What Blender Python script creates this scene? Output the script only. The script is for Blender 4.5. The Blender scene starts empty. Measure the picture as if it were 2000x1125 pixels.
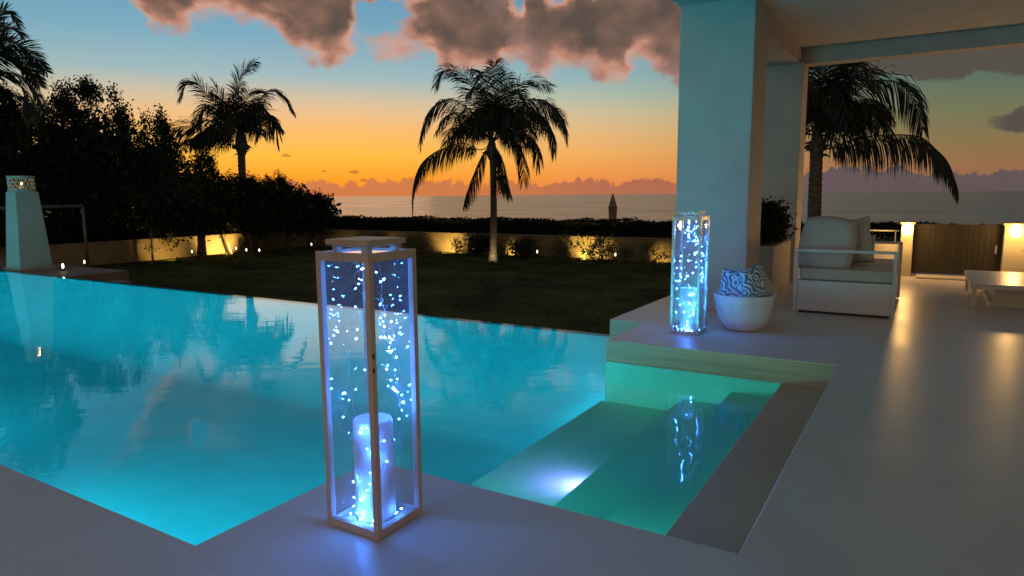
import bpy, bmesh, math, random
from mathutils import Vector, Matrix
R = math.radians
random.seed(11)
scn = bpy.context.scene
COL = scn.collection

# ------------------------------------------------------------------ helpers
def tag(o, label=None, cat=None, group=None, kind=None):
    if label: o['label'] = label
    if cat: o['category'] = cat
    if group: o['group'] = group
    if kind: o['kind'] = kind
    return o

def empty(name, loc, label=None, cat=None, group=None, rz=0):
    o = bpy.data.objects.new(name, None); COL.objects.link(o)
    o.location = loc; o.rotation_euler = (0, 0, rz); o.empty_display_size = .2
    return tag(o, label, cat, group)

def link_mesh(name, me, mats, parent=None):
    if not isinstance(mats, (list, tuple)): mats = [mats]
    for m in mats: me.materials.append(m)
    o = bpy.data.objects.new(name, me); COL.objects.link(o)
    if parent: o.parent = parent
    return o

class MB:
    def __init__(s): s.bm = bmesh.new()
    def box(s, x0, x1, y0, y1, z0, z1, bev=0, mi=0):
        r = bmesh.ops.create_cube(s.bm, size=1, matrix=Matrix.Translation(((x0+x1)/2, (y0+y1)/2, (z0+z1)/2)) @ Matrix.Diagonal((x1-x0, y1-y0, z1-z0, 1)))
        fs = set(f for v in r['verts'] for f in v.link_faces)
        for f in fs: f.material_index = mi
        if bev:
            es = list(set(e for v in r['verts'] for e in v.link_edges))
            rr = bmesh.ops.bevel(s.bm, geom=es, offset=bev, segments=2, profile=.6, affect='EDGES')
            for f in rr['faces']: f.material_index = mi
        return s
    def tube(s, pts, rads, n=10, cap=True, mi=0):
        pts = [Vector(p) for p in pts]
        if not isinstance(rads, (list, tuple)): rads = [rads]*len(pts)
        rings = []; ref = None
        for i, p in enumerate(pts):
            t = (pts[min(i+1, len(pts)-1)] - pts[max(i-1, 0)]).normalized()
            if ref is None: ref = Vector((1, 0, 0)) if abs(t.x) < .9 else Vector((0, 1, 0))
            a = (ref - t*ref.dot(t)).normalized(); b = t.cross(a); ref = a
            rings.append([s.bm.verts.new(p + (a*math.cos(2*math.pi*k/n) + b*math.sin(2*math.pi*k/n))*rads[i]) for k in range(n)])
        for i in range(len(rings)-1):
            for k in range(n):
                f = s.bm.faces.new((rings[i][k], rings[i][(k+1) % n], rings[i+1][(k+1) % n], rings[i+1][k])); f.smooth = True; f.material_index = mi
        if cap:
            f = s.bm.faces.new(rings[0][::-1]); f.material_index = mi
            f = s.bm.faces.new(rings[-1]); f.material_index = mi
        return s
    def lathe(s, prof, c=(0, 0, 0), n=32, mi=0, close=False):
        rings = []
        for r, z in prof:
            rings.append([s.bm.verts.new((c[0]+r*math.cos(2*math.pi*k/n), c[1]+r*math.sin(2*math.pi*k/n), c[2]+z)) for k in range(n)])
        for i in range(len(rings)-1):
            for k in range(n):
                f = s.bm.faces.new((rings[i][k], rings[i][(k+1) % n], rings[i+1][(k+1) % n], rings[i+1][k])); f.smooth = True; f.material_index = mi
        f = s.bm.faces.new(rings[0][::-1]); f.material_index = mi
        f = s.bm.faces.new(rings[-1]); f.material_index = mi
        return s
    def ico(s, c, r, sub=1):
        rr = bmesh.ops.create_icosphere(s.bm, subdivisions=sub, radius=1, matrix=Matrix.Translation(c) @ Matrix.Diagonal((*(r if isinstance(r, (tuple, list)) else (r, r, r)), 1)))
        for v in rr['verts']:
            for f in v.link_faces: f.smooth = True
        return s
    def build(s, name, mats, parent=None):
        bmesh.ops.recalc_face_normals(s.bm, faces=s.bm.faces[:])
        me = bpy.data.meshes.new(name); s.bm.to_mesh(me); s.bm.free()
        return link_mesh(name, me, mats, parent)

def raw(name, V, F, mats, parent=None, smooth=False):
    me = bpy.data.meshes.new(name); me.from_pydata(V, [], F); me.update()
    if smooth: me.polygons.foreach_set('use_smooth', [True]*len(F))
    return link_mesh(name, me, mats, parent)

# ------------------------------------------------------------------ materials
class NT:
    def __init__(s, tree): s.t = tree; s.n = tree.nodes; s.l = tree.links
    def new(s, typ, **kw):
        n = s.n.new(typ)
        for k, v in kw.items(): setattr(n, k, v)
        return n
    def put(s, sock, v):
        if isinstance(v, bpy.types.NodeSocket): s.l.new(v, sock)
        elif v is not None: sock.default_value = v
    def math(s, op, a, b=None, c=None, clamp=False):
        n = s.new('ShaderNodeMath', operation=op); n.use_clamp = clamp
        s.put(n.inputs[0], a); s.put(n.inputs[1], b); s.put(n.inputs[2], c); return n.outputs[0]
    def mixc(s, f, a, b, blend='MIX'):
        n = s.new('ShaderNodeMix', data_type='RGBA', blend_type=blend)
        s.put(n.inputs[0], f); s.put(n.inputs[6], a); s.put(n.inputs[7], b); return n.outputs[2]
    def noise(s, vec, scale, detail=4, rough=.5, dist=0):
        n = s.new('ShaderNodeTexNoise'); s.put(n.inputs['Vector'], vec)
        n.inputs['Scale'].default_value = scale; n.inputs['Detail'].default_value = detail
        n.inputs['Roughness'].default_value = rough; n.inputs['Distortion'].default_value = dist; return n.outputs['Fac']
    def ramp(s, f, stops, interp='LINEAR'):
        n = s.new('ShaderNodeValToRGB'); r = n.color_ramp; r.interpolation = interp
        while len(r.elements) < len(stops): r.elements.new(.5)
        for e, (p, c) in zip(r.elements, stops):
            e.position = p; e.color = c if len(c) == 4 else (*c, 1)
        s.put(n.inputs[0], f); return n.outputs[0]
    def smooth(s, x, a, b):
        n = s.new('ShaderNodeMapRange', interpolation_type='SMOOTHSTEP'); s.put(n.inputs[0], x)
        s.put(n.inputs[1], a); s.put(n.inputs[2], b); return n.outputs[0]

def lin(r, g, b):
    f = lambda c: c/12.92 if c <= .04045 else ((c+.055)/1.055)**2.4
    return (f(r/255), f(g/255), f(b/255), 1)

def mat(name, col, rough=.6, metal=0, var=.15, vscale=3, bump=0, bscale=40, spec=.5, stretch=None, trans=0, emit=None, estr=0):
    m = bpy.data.materials.new(name); m.use_nodes = True
    t = NT(m.node_tree); p = m.node_tree.nodes['Principled BSDF']
    tc = t.new('ShaderNodeTexCoord').outputs['Object']
    if stretch:
        mp = t.new('ShaderNodeMapping'); t.l.new(tc, mp.inputs[0]); mp.inputs['Scale'].default_value = stretch; tc = mp.outputs[0]
    c4 = (*col[:3], 1)
    if var:
        nz = t.noise(tc, vscale, 6, .6)
        f = t.smooth(nz, .3, .7)
        dk = tuple(c*(1-var) for c in col[:3])+(1,); lt = tuple(min(1, c*(1+var)) for c in col[:3])+(1,)
        t.l.new(t.mixc(f, dk, lt), p.inputs['Base Color'])
        rr = t.math('MULTIPLY_ADD', nz, .2, rough-.1); t.l.new(rr, p.inputs['Roughness'])
    else:
        p.inputs['Base Color'].default_value = c4; p.inputs['Roughness'].default_value = rough
    p.inputs['Metallic'].default_value = metal; p.inputs['Specular IOR Level'].default_value = spec
    if trans: p.inputs['Transmission Weight'].default_value = trans
    if bump:
        b = t.new('ShaderNodeBump'); b.inputs['Strength'].default_value = 1; b.inputs['Distance'].default_value = bump
        t.l.new(t.noise(tc, bscale, 5, .6), b.inputs['Height']); t.l.new(b.outputs[0], p.inputs['Normal'])
    if emit:
        p.inputs['Emission Color'].default_value = (*emit, 1); p.inputs['Emission Strength'].default_value = estr
    return m

M = {}
M['deck'] = mat('microcement', (.62, .575, .515), .33, var=.05, vscale=1.1, bump=.0011, bscale=7.3, spec=.32)
M['travertine'] = mat('travertine', (.50, .44, .30), .45, var=.22, vscale=4, bump=.004, bscale=6, stretch=(.25, .25, 14))
M['ledge'] = mat('wet_travertine', (.52, .34, .22), .45, var=.07, vscale=1.5, bump=.0015, bscale=9)
M['plaster'] = mat('white_plaster', (.54, .48, .43), .7, var=.07, vscale=2.5, bump=.0015, bscale=18)
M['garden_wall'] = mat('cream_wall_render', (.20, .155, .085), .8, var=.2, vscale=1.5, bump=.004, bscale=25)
M['tile'] = mat('pool_plaster', (.055, .58, .66), .6, var=.07, vscale=1.2)
M['step_tile'] = mat('pool_step_plaster', (.30, .80, .64), .6, var=.07, vscale=1.2)
M['grass'] = mat('lawn_grass', (.048, .060, .012), .9, var=.55, vscale=.6, bump=.05, bscale=30, spec=.1)
M['leaf'] = mat('dark_leaf', (.016, .022, .008), .6, var=.4, vscale=3, spec=.15)
M['frond'] = mat('palm_leaflet', (.022, .026, .011), .55, var=.4, vscale=2, spec=.25)
M['hedge'] = mat('hedge_leaf', (.010, .013, .006), .8, var=.4, vscale=3, spec=.08)
M['shrub'] = mat('border_leaf', (.07, .09, .025), .5, var=.35, vscale=5, spec=.35)
M['bark'] = mat('bark', (.12, .09, .065), .85, var=.35, vscale=8, bump=.02, bscale=20)
M['palm_bark'] = mat('ringed_palm_bark', (.10, .08, .055), .85, var=.35, vscale=6, bump=.02, bscale=14, stretch=(.6, .6, 3.5))
M['wood_white'] = mat('whitewashed_wood', (.58, .46, .36), .5, var=.14, vscale=6, bump=.0006, bscale=40, stretch=(1, 1, .15))
M['steel'] = mat('brushed_steel', (.50, .54, .55), .28, metal=.8, var=.1, vscale=6)
M['candle'] = mat('white_wax', (.80, .80, .82), .5, var=.03, bump=.0008, bscale=30)
M['candle'].node_tree.nodes['Principled BSDF'].inputs['Subsurface Weight'].default_value = 0
M['wire'] = mat('silver_wire', (.6, .6, .65), .3, metal=1, var=0)
M['ceramic'] = mat('white_glazed_bowl', (.74, .74, .76), .28, var=.04, vscale=5)
M['cushion'] = mat('cream_canvas', (.50, .48, .42), .9, var=.06, vscale=6, bump=.0015, bscale=120)
M['white_metal'] = mat('white_lacquer', (.62, .61, .57), .35, var=.03)
M['dark_wood'] = mat('dark_gate_boards', (.018, .015, .008), .6, var=.2, vscale=4, bump=.002, bscale=20, stretch=(5, 5, .5))
M['black'] = mat('black_metal', (.02, .02, .02), .5, var=.05)
M['planter'] = mat('planter_stone', (.42, .38, .33), .7, var=.12, vscale=4, bump=.002, bscale=20)
M['path'] = mat('terrace_stone', (.15, .11, .085), .6, var=.2, vscale=3, bump=.002)
M['grey_paint'] = mat('dark_grey_paint', (.10, .10, .09), .6, var=.2)  # goal frame's white toned down to dark grey
M['canvas'] = mat('umbrella_canvas', (.22, .19, .15), .9, var=.15, vscale=5)
M['plinth'] = mat('plinth_plaster', (.26, .28, .25), .7, var=.08, vscale=2, bump=.001)

def emat(name, col, s):
    m = bpy.data.materials.new(name); m.use_nodes = True; m.node_tree.nodes.clear(); t = NT(m.node_tree)
    e = t.new('ShaderNodeEmission'); e.inputs[0].default_value = (*col, 1); e.inputs[1].default_value = s
    o = t.new('ShaderNodeOutputMaterial'); t.l.new(e.outputs[0], o.inputs[0]); return m
M['led'] = emat('led_bulb', (.045, .21, 1), 950)
M['warm'] = emat('warm_lamp', (1, .55, .12), 26)
M['pathlamp'] = emat('path_lamp', (1, .82, .6), 5)
M['flame'] = emat('candle_flame', (1, .45, .1), 10)
M['poollamp'] = emat('pool_lamp_lens', (.3, .8, 1), 6)

def glass_mat():
    m = bpy.data.materials.new('lantern_glass'); m.use_nodes = True; m.node_tree.nodes.clear(); t = NT(m.node_tree)
    tr = t.new('ShaderNodeBsdfTransparent'); tr.inputs[0].default_value = (.97, .985, .98, 1)
    gl = t.new('ShaderNodeBsdfGlossy'); gl.inputs['Roughness'].default_value = .0; gl.inputs[0].default_value = (1, 1, 1, 1)
    du = t.new('ShaderNodeBsdfTranslucent'); du.inputs[0].default_value = (.8, .85, .9, 1)
    tc = t.new('ShaderNodeTexCoord').outputs['Object']
    haze = t.math('MULTIPLY_ADD', t.noise(tc, 6, 5, .7), .03, .003)  # faint translucent film added so the panes show a bulb-lit haze
    lw = t.new('ShaderNodeLayerWeight'); lw.inputs[0].default_value = .5
    fr = t.math('MULTIPLY_ADD', t.math('POWER', lw.outputs['Facing'], 5), .9, .045)
    a = t.new('ShaderNodeMixShader'); t.l.new(fr, a.inputs[0]); t.l.new(tr.outputs[0], a.inputs[1]); t.l.new(gl.outputs[0], a.inputs[2])
    b = t.new('ShaderNodeMixShader'); t.l.new(haze, b.inputs[0]); t.l.new(a.outputs[0], b.inputs[1]); t.l.new(du.outputs[0], b.inputs[2])
    o = t.new('ShaderNodeOutputMaterial'); t.l.new(b.outputs[0], o.inputs[0]); return m
M['glass'] = glass_mat()

def water_mat():
    m = bpy.data.materials.new('pool_water'); m.use_nodes = True; m.node_tree.nodes.clear(); t = NT(m.node_tree)
    tc = t.new('ShaderNodeTexCoord').outputs['Object']
    mp = t.new('ShaderNodeMapping'); t.l.new(tc, mp.inputs[0]); mp.inputs['Scale'].default_value = (1, 1, 1); mp.inputs['Rotation'].default_value = (0, 0, R(-31))
    mp2 = t.new('ShaderNodeMapping'); t.l.new(mp.outputs[0], mp2.inputs[0]); mp2.inputs['Scale'].default_value = (.6, 1.6, 1)
    n1 = t.noise(mp2.outputs[0], 5, 3, .5); n2 = t.noise(mp2.outputs[0], 1.2, 2, .5)
    h = t.math('MULTIPLY_ADD', n2, 2.0, n1)
    b = t.new('ShaderNodeBump'); b.inputs['Strength'].default_value = 1; b.inputs['Distance'].default_value = .0009
    t.l.new(h, b.inputs['Height'])
    tr = t.new('ShaderNodeBsdfTransparent'); tr.inputs[0].default_value = (.42, .93, .96, 1)
    gl = t.new('ShaderNodeBsdfGlossy'); gl.inputs['Roughness'].default_value = .004; t.l.new(b.outputs[0], gl.inputs['Normal'])
    lw = t.new('ShaderNodeLayerWeight'); lw.inputs[0].default_value = .5; t.l.new(b.outputs[0], lw.inputs['Normal'])
    fr = t.math('MULTIPLY_ADD', t.math('POWER', lw.outputs['Facing'], 5), .9, .02)
    a = t.new('ShaderNodeMixShader'); t.l.new(fr, a.inputs[0]); t.l.new(tr.outputs[0], a.inputs[1]); t.l.new(gl.outputs[0], a.inputs[2])
    o = t.new('ShaderNodeOutputMaterial'); t.l.new(a.outputs[0], o.inputs[0]); return m
M['water'] = water_mat()

def sea_mat():
    m = mat('sea_water', (.15, .14, .15), .24, var=.12, vscale=.02)
    t = NT(m.node_tree); p = m.node_tree.nodes['Principled BSDF']
    tc = t.new('ShaderNodeTexCoord').outputs['Object']
    mp = t.new('ShaderNodeMapping'); t.l.new(tc, mp.inputs[0]); mp.inputs['Rotation'].default_value = (0, 0, R(-31)); mp.inputs['Scale'].default_value = (.25, 1, 1)
    b = t.new('ShaderNodeBump'); b.inputs['Distance'].default_value = .35; b.inputs['Strength'].default_value = 1
    h = t.math('ADD', t.noise(mp.outputs[0], .12, 6, .65), t.math('MULTIPLY', t.noise(mp.outputs[0], .015, 3, .5), 2.5))
    t.l.new(h, b.inputs['Height']); t.l.new(b.outputs[0], p.inputs['Normal'])
    p.inputs['IOR'].default_value = 1.33
    return m
M['sea'] = sea_mat()

def pattern_mat():
    m = bpy.data.materials.new('swirl_print_fabric'); m.use_nodes = True; t = NT(m.node_tree); p = m.node_tree.nodes['Principled BSDF']
    tc = t.new('ShaderNodeTexCoord').outputs['Object']
    nv_ = t.new('ShaderNodeTexNoise'); t.l.new(tc, nv_.inputs['Vector']); nv_.inputs['Scale'].default_value = 5
    av_ = t.new('ShaderNodeVectorMath', operation='MULTIPLY_ADD'); t.l.new(nv_.outputs['Color'], av_.inputs[0]); av_.inputs[1].default_value = (.12, .12, .12); t.l.new(tc, av_.inputs[2])
    v = t.new('ShaderNodeTexVoronoi'); t.l.new(av_.outputs[0], v.inputs['Vector']); v.inputs['Scale'].default_value = 8; v.inputs['Randomness'].default_value = .8
    d = v.outputs['Distance']
    s = t.math('SINE', t.math('MULTIPLY', d, 24))
    f = t.smooth(s, -.1, .25)
    c = t.mixc(t.smooth(t.noise(tc, 4, 2), .4, .6), (.02, .16, .32, 1), (.05, .30, .42, 1))
    t.l.new(t.mixc(f, c, (.70, .74, .76, 1)), p.inputs['Base Color']); p.inputs['Roughness'].default_value = .85
    return m
M['print'] = pattern_mat()

# ------------------------------------------------------------------ world: dusk sky with clouds
def world():
    w = bpy.data.worlds.new('World'); scn.world = w; w.use_nodes = True
    t = NT(w.node_tree); w.node_tree.nodes.clear()
    g = t.new('ShaderNodeTexCoord').outputs['Generated']
    sp = t.new('ShaderNodeSeparateXYZ'); t.l.new(g, sp.inputs[0]); X, Y, Z = sp.outputs
    hl = t.math('SQRT', t.math('ADD', t.math('MULTIPLY', X, X), t.math('MULTIPLY', Y, Y)))
    el = t.math('MULTIPLY', t.math('ARCTAN2', Z, hl), 57.2958)
    az = t.math('MULTIPLY', t.math('ARCTAN2', X, Y), 57.2958)
    # colours by elevation
    e01 = t.math('DIVIDE', el, 45.0, clamp=True)
    E = lambda d: d/45
    west = t.ramp(e01, [(0, lin(236, 122, 48)), (E(1.5), lin(253, 162, 44)), (E(3.2), lin(255, 188, 66)), (E(5.0), lin(250, 188, 104)), (E(6.5), lin(236, 192, 140)),
                        (E(7.8), lin(206, 192, 166)), (E(9.2), lin(160, 186, 190)), (E(12), lin(122, 172, 194)), (E(16), lin(98, 150, 184)), (E(26), lin(66, 104, 138)), (E(36), lin(76, 92, 118)), (1, lin(104, 108, 126))])
    soft = t.ramp(e01, [(0, lin(222, 128, 78)), (E(1.5), lin(240, 150, 76)), (E(3.2), lin(240, 172, 96)), (E(5), lin(228, 184, 128)), (E(6.5), lin(206, 190, 154)),
                        (E(7.8), lin(176, 188, 170)), (E(9.2), lin(146, 180, 182)), (E(12), lin(116, 166, 184)), (E(16), lin(92, 142, 172)), (E(26), lin(64, 100, 132)), (E(36), lin(76, 92, 118)), (1, lin(104, 108, 126))])
    north = t.ramp(e01, [(0, lin(150, 105, 85)), (E(1.6), lin(176, 120, 80)), (E(3.2), lin(158, 128, 78)), (E(5.5), lin(126, 132, 90)), (E(8), lin(92, 122, 106)),
                         (E(12), lin(75, 105, 115)), (E(20), lin(80, 100, 120)), (1, lin(110, 112, 124))])
    east = t.ramp(e01, [(0, lin(206, 164, 110)), (E(8), lin(206, 166, 114)), (E(20), lin(164, 142, 112)), (E(32), lin(120, 112, 112)), (1, lin(112, 114, 128))])
    da = t.math('ABSOLUTE', t.math('ADD', az, 50))
    c = t.mixc(t.smooth(da, 5, 30), west, soft)
    c = t.mixc(t.smooth(da, 22, 54), c, north)
    c = t.mixc(t.smooth(da, 60, 110), c, east)
    # sun glow core low in the west
    # ---- clouds, laid out in azimuth/elevation
    cv = t.new('ShaderNodeCombineXYZ'); t.l.new(az, cv.inputs[0]); t.l.new(el, cv.inputs[1])
    vec = cv.outputs[0]
    mp = t.new('ShaderNodeMapping'); t.l.new(vec, mp.inputs[0]); mp.inputs['Scale'].default_value = (1, 1.4, 1); vec2 = mp.outputs[0]
    mp_b = t.new('ShaderNodeMapping'); t.l.new(vec2, mp_b.inputs[0]); mp_b.inputs['Location'].default_value = (37, 11, 5)
    el0, az0 = el, az
    az = t.math('ADD', az, t.math('MULTIPLY', t.math('SUBTRACT', t.noise(vec2, .42, 4, .5), .5), 3.4))
    el = t.math('ADD', el, t.math('MULTIPLY', t.math('SUBTRACT', t.noise(mp_b.outputs[0], .45, 4, .5), .5), 2.4))
    nz = t.noise(vec2, .34, 5, .45, .3); nb = t.noise(vec2, .14, 4, .5, .3); nf = t.noise(vec2, 1.1, 5, .55, .2)
    a01 = t.new('ShaderNodeMapRange'); t.l.new(az, a01.inputs[0]); a01.inputs[1].default_value = -75; a01.inputs[2].default_value = 0; a01 = a01.outputs[0]
    def curve(px):
        n = t.new('ShaderNodeFloatCurve'); t.l.new(a01, n.inputs['Value']); cu = n.mapping.curves[0]
        pts = [((a+75)/75, e/25) for a, e in px]
        cu.points[0].location = pts[0]; cu.points[1].location = pts[-1]
        for q in pts[1:-1]: cu.points.new(*q)
        n.mapping.update(); return t.math('MULTIPLY', n.outputs[0], 25)
    low = curve([(-75, 22), (-66, 21), (-61.5, 17), (-59.3, 13.8), (-58.6, 12.9), (-57.6, 11.6), (-56.4, 11.6), (-54.8, 12.6), (-52.6, 13.1), (-49.8, 12.4), (-47.4, 10.8), (-45.8, 10.3), (-44.4, 10.7), (-43.2, 11.4),
                 (-42, 10.8), (-40.4, 10.6), (-38.8, 11.2), (-36.8, 10.2), (-33.8, 9.6), (-32, 10.0), (-31, 10.8), (-29.8, 9.8), (-28.6, 9.3), (-27.6, 10.0), (-25.6, 10.3),
                 (-23.4, 8.9), (-22.2, 8.8), (-21.2, 10.2), (-19.6, 9.9), (-18, 8.2), (-14, 8), (-10, 9), (0, 9)])
    lo = t.math('SUBTRACT', el, low)
    hi = t.math('SUBTRACT', t.math('MULTIPLY_ADD', nb, 10, 16.5), el)
    band = t.math('MINIMUM', lo, hi)
    # blue gaps in the bank
    def blob(ca, ce, ra, re):
        u = t.math('DIVIDE', t.math('SUBTRACT', az, ca), ra); v = t.math('DIVIDE', t.math('SUBTRACT', el, ce), re)
        return t.math('EXPONENT', t.math('MULTIPLY', t.math('ADD', t.math('MULTIPLY', u, u), t.math('MULTIPLY', v, v)), -1))
    gap = blob(-41.4, 14.3, 2.7, 1.7)
    for q in [(-30.3, 15.4, .8, 1.5), (-27.2, 15.4, 2.0, 1.3), (-23.8, 15.8, 1.2, .9), (-38.6, 16.2, 1.3, 1.2), (-57, 17.5, 1.0, 1.0), (-45, 22, 3, 1.6)]:
        gap = t.math('ADD', gap, blob(*q))
    dens = t.math('ADD', band, t.math('MULTIPLY', t.math('SUBTRACT', nz, .5), 1.8))
    dens = t.math('ADD', dens, t.math('MULTIPLY', t.math('SUBTRACT', nf, .5), .45))
    dens = t.math('SUBTRACT', dens, t.math('MULTIPLY', gap, 5.2))
    # northern thin clouds
    nor = t.math('ADD', t.math('MULTIPLY', blob(.5, 9.3, 7.5, 1.3), 3.0), t.math('MULTIPLY', blob(5.4, 4.7, 2.4, .7), 2.2))
    nor = t.math('ADD', nor, t.math('MULTIPLY', blob(9, 8.4, 7, 1.0), 2.0))
    nor = t.math('ADD', t.math('SUBTRACT', nor, 1.0), t.math('MULTIPLY', t.math('SUBTRACT', nz, .5), 1.8))
    dens = t.math('MAXIMUM', t.math('MULTIPLY', dens, t.smooth(az, -9, -13)), nor)
    al = t.smooth(dens, -.5, .8)
    ex = t.smooth(dens, .3, 2.4)
    core = t.math('ADD', t.math('MULTIPLY', ex, .75), t.math('MULTIPLY', t.math('SUBTRACT', nz, .45), 1.2), clamp=True)
    cc = t.ramp(core, [(0, lin(204, 158, 140)), (.2, lin(188, 134, 114)), (.45, lin(146, 108, 94)), (.75, lin(112, 90, 78)), (1, lin(88, 76, 70))])
    pink = t.mixc(t.smooth(nb, .48, .7), cc, lin(150, 118, 112))
    cc = t.mixc(t.math('MULTIPLY', t.smooth(az, -44, -38), .8), cc, pink)
    cc = t.mixc(t.smooth(az, -14, -8), cc, lin(84, 78, 72))
    cc = t.mixc(t.smooth(el, 15.5, 21), cc, lin(70, 66, 74))
    c = t.mixc(al, c, cc)
    el, az = el0, az0
    # cumulus bank along the horizon
    av = t.new('ShaderNodeCombineXYZ'); t.l.new(az, av.inputs[0]); t.l.new(t.math('MULTIPLY', el, .7), av.inputs[1])
    n1 = t.noise(av.outputs[0], .19, 3, .6); n2 = t.noise(av.outputs[0], 1.3, 5, .6)
    vo = t.new('ShaderNodeTexVoronoi'); t.l.new(av.outputs[0], vo.inputs['Vector']); vo.inputs['Scale'].default_value = 1.35; vo.feature = 'SMOOTH_F1'
    top = t.math('ADD', t.math('MULTIPLY', n1, 2.8), t.math('MULTIPLY', t.math('SUBTRACT', n2, .5), 2.0))
    top = t.math('ADD', top, t.math('MULTIPLY', vo.outputs['Distance'], -.35))
    top = t.math('ADD', top, -.16)
    top = t.math('ADD', top, t.math('MULTIPLY', t.smooth(az, -14, -8), .45))
    b = t.smooth(t.math('SUBTRACT', top, el), -.04, .16)
    bcol = t.ramp(t.math('DIVIDE', el, 2.4, clamp=True), [(0, lin(206, 122, 70)), (.35, lin(200, 122, 76)), (1, lin(214, 132, 76))])
    bcol = t.mixc(t.smooth(az, -36, -20), bcol, lin(178, 108, 82))
    bcol = t.mixc(t.smooth(az, -16, -6), bcol, lin(98, 84, 86))
    c = t.mixc(t.math('MULTIPLY', b, t.smooth(da, 75, 60)), c, bcol)
    # few tiny dark scraps above the bank
    sc = blob(-44.05, 1.95, .55, .22)
    for q in [(-43.3, 1.3, .35, .2), (-49.1, 3.2, .5, .22), (-49.9, 1.9, .5, .3), (-52.3, 1.6, .9, .35), (-46.3, 2.0, .3, .15)]: sc = t.math('ADD', sc, blob(*q))
    sc = t.smooth(t.math('ADD', sc, t.math('MULTIPLY', t.math('SUBTRACT', n2, .5), 1.6)), .45, .75)
    c = t.mixc(t.math('MULTIPLY', sc, .6), c, lin(168, 96, 48))
    c = t.mixc(t.smooth(el, 0, -2), c, lin(50, 45, 48))
    bg = t.new('ShaderNodeBackground'); t.l.new(c, bg.inputs[0]); bg.inputs[1].default_value = 1.0
    # physical dusk sky underneath, very faint
    sky = t.new('ShaderNodeTexSky', sky_type='NISHITA'); sky.sun_disc = False; sky.sun_elevation = R(0.5); sky.sun_rotation = R(-48)
    bg2 = t.new('ShaderNodeBackground'); t.l.new(sky.outputs[0], bg2.inputs[0]); bg2.inputs[1].default_value = .004
    ad = t.new('ShaderNodeAddShader'); t.l.new(bg.outputs[0], ad.inputs[0]); t.l.new(bg2.outputs[0], ad.inputs[1])
    o = t.new('ShaderNodeOutputWorld'); t.l.new(ad.outputs[0], o.inputs[0])
    w.cycles.sampling_method = 'MANUAL'; w.cycles.sample_map_resolution = 1024
world()

# ------------------------------------------------------------------ camera
P_, YAW, ROLL = math.atan(181.5/1333), R(31.2), -0.0081
cam = bpy.data.cameras.new('camera'); co = bpy.data.objects.new('camera', cam); COL.objects.link(co); scn.camera = co
cam.sensor_width = 36; cam.lens = 36*1333/2000; cam.clip_start = .05; cam.clip_end = 60000
co.location = (0, 0, 1.45)
fwd = Vector((-math.sin(YAW)*math.cos(P_), math.cos(YAW)*math.cos(P_), -math.sin(P_)))
right = Vector((math.cos(YAW), math.sin(YAW), 0)); up = right.cross(fwd)
r2 = right*math.cos(ROLL) + up*math.sin(ROLL); u2 = up*math.cos(ROLL) - right*math.sin(ROLL)
co.rotation_euler = Matrix((r2, u2, -fwd)).transposed().to_euler()

# ------------------------------------------------------------------ lights
def light(name, typ, loc, energy, col, parent=None, **kw):
    l = bpy.data.lights.new(name, typ); l.energy = energy; l.color = col
    for k, v in kw.items():
        if k not in ('rot', 'dir'): setattr(l, k, v)
    o = bpy.data.objects.new(name, l); COL.objects.link(o); o.location = loc
    if 'dir' in kw: o.rotation_euler = Vector(kw['dir']).to_track_quat('-Z', 'Y').to_euler()
    if parent: o.parent = parent
    return o
light('sun', 'SUN', (0, 0, 30), .06, (1, .5, .25), angle=R(20), dir=(.74, -.67, -.06))

# ------------------------------------------------------------------ ground, sea
def grid(name, x0, x1, y0, y1, nx, ny, zf, m):
    V = [(x0+(x1-x0)*i/nx, y0+(y1-y0)*j/ny, 0) for j in range(ny+1) for i in range(nx+1)]
    V = [(x, y, zf(x, y)) for x, y, _ in V]
    F = [(j*(nx+1)+i, j*(nx+1)+i+1, (j+1)*(nx+1)+i+1, (j+1)*(nx+1)+i) for j in range(ny) for i in range(nx)]
    return raw(name, V, F, m, smooth=True)
def lawn_z(x, y):
    z = -1 + .02*math.sin(x*.9+y*.4)*math.sin(y*.7)
    if y > 36: z -= (y-36)*.35
    if x < -46: z -= (-46-x)*.2
    if -30 < x < 12.5 and -6.5 < y < 7.9: z = -2.2
    return z
tag(grid('lawn', -120, 60, -40, 70, 360, 220, lawn_z, M['grass']), kind='structure')
tag(grid('sea', -50000, 50000, -50000, 50000, 8, 8, lambda x, y: -7, M['sea']), kind='structure')
# short tufts of grass catching the wall lights
def grass_tufts():
    V, F = [], []
    rnd = random.Random(4)
    for _ in range(26000):
        if rnd.random() < .6: x = rnd.uniform(-25.8, -3.2); y = 7.7+(rnd.random()**1.3)*15.6
        else: x = rnd.uniform(-26, -4); y = rnd.uniform(18, 23.6)
        if x < -14.3 and y < 9.4: continue
        a = rnd.uniform(0, 6.28); h = rnd.uniform(.035, .08); w = .012; dx, dy = math.cos(a)*w, math.sin(a)*w
        lx, ly = rnd.uniform(-.03, .03), rnd.uniform(-.03, .03); n = len(V); z = lawn_z(x, y)-.005
        V += [(x-dx, y-dy, z), (x+dx, y+dy, z), (x+lx, y+ly, z+h)]; F.append((n, n+1, n+2))
    tag(raw('grass', V, F, M['grass']), 'short dark green grass blades covering the lawn', 'grass', kind='stuff')
grass_tufts()

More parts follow.
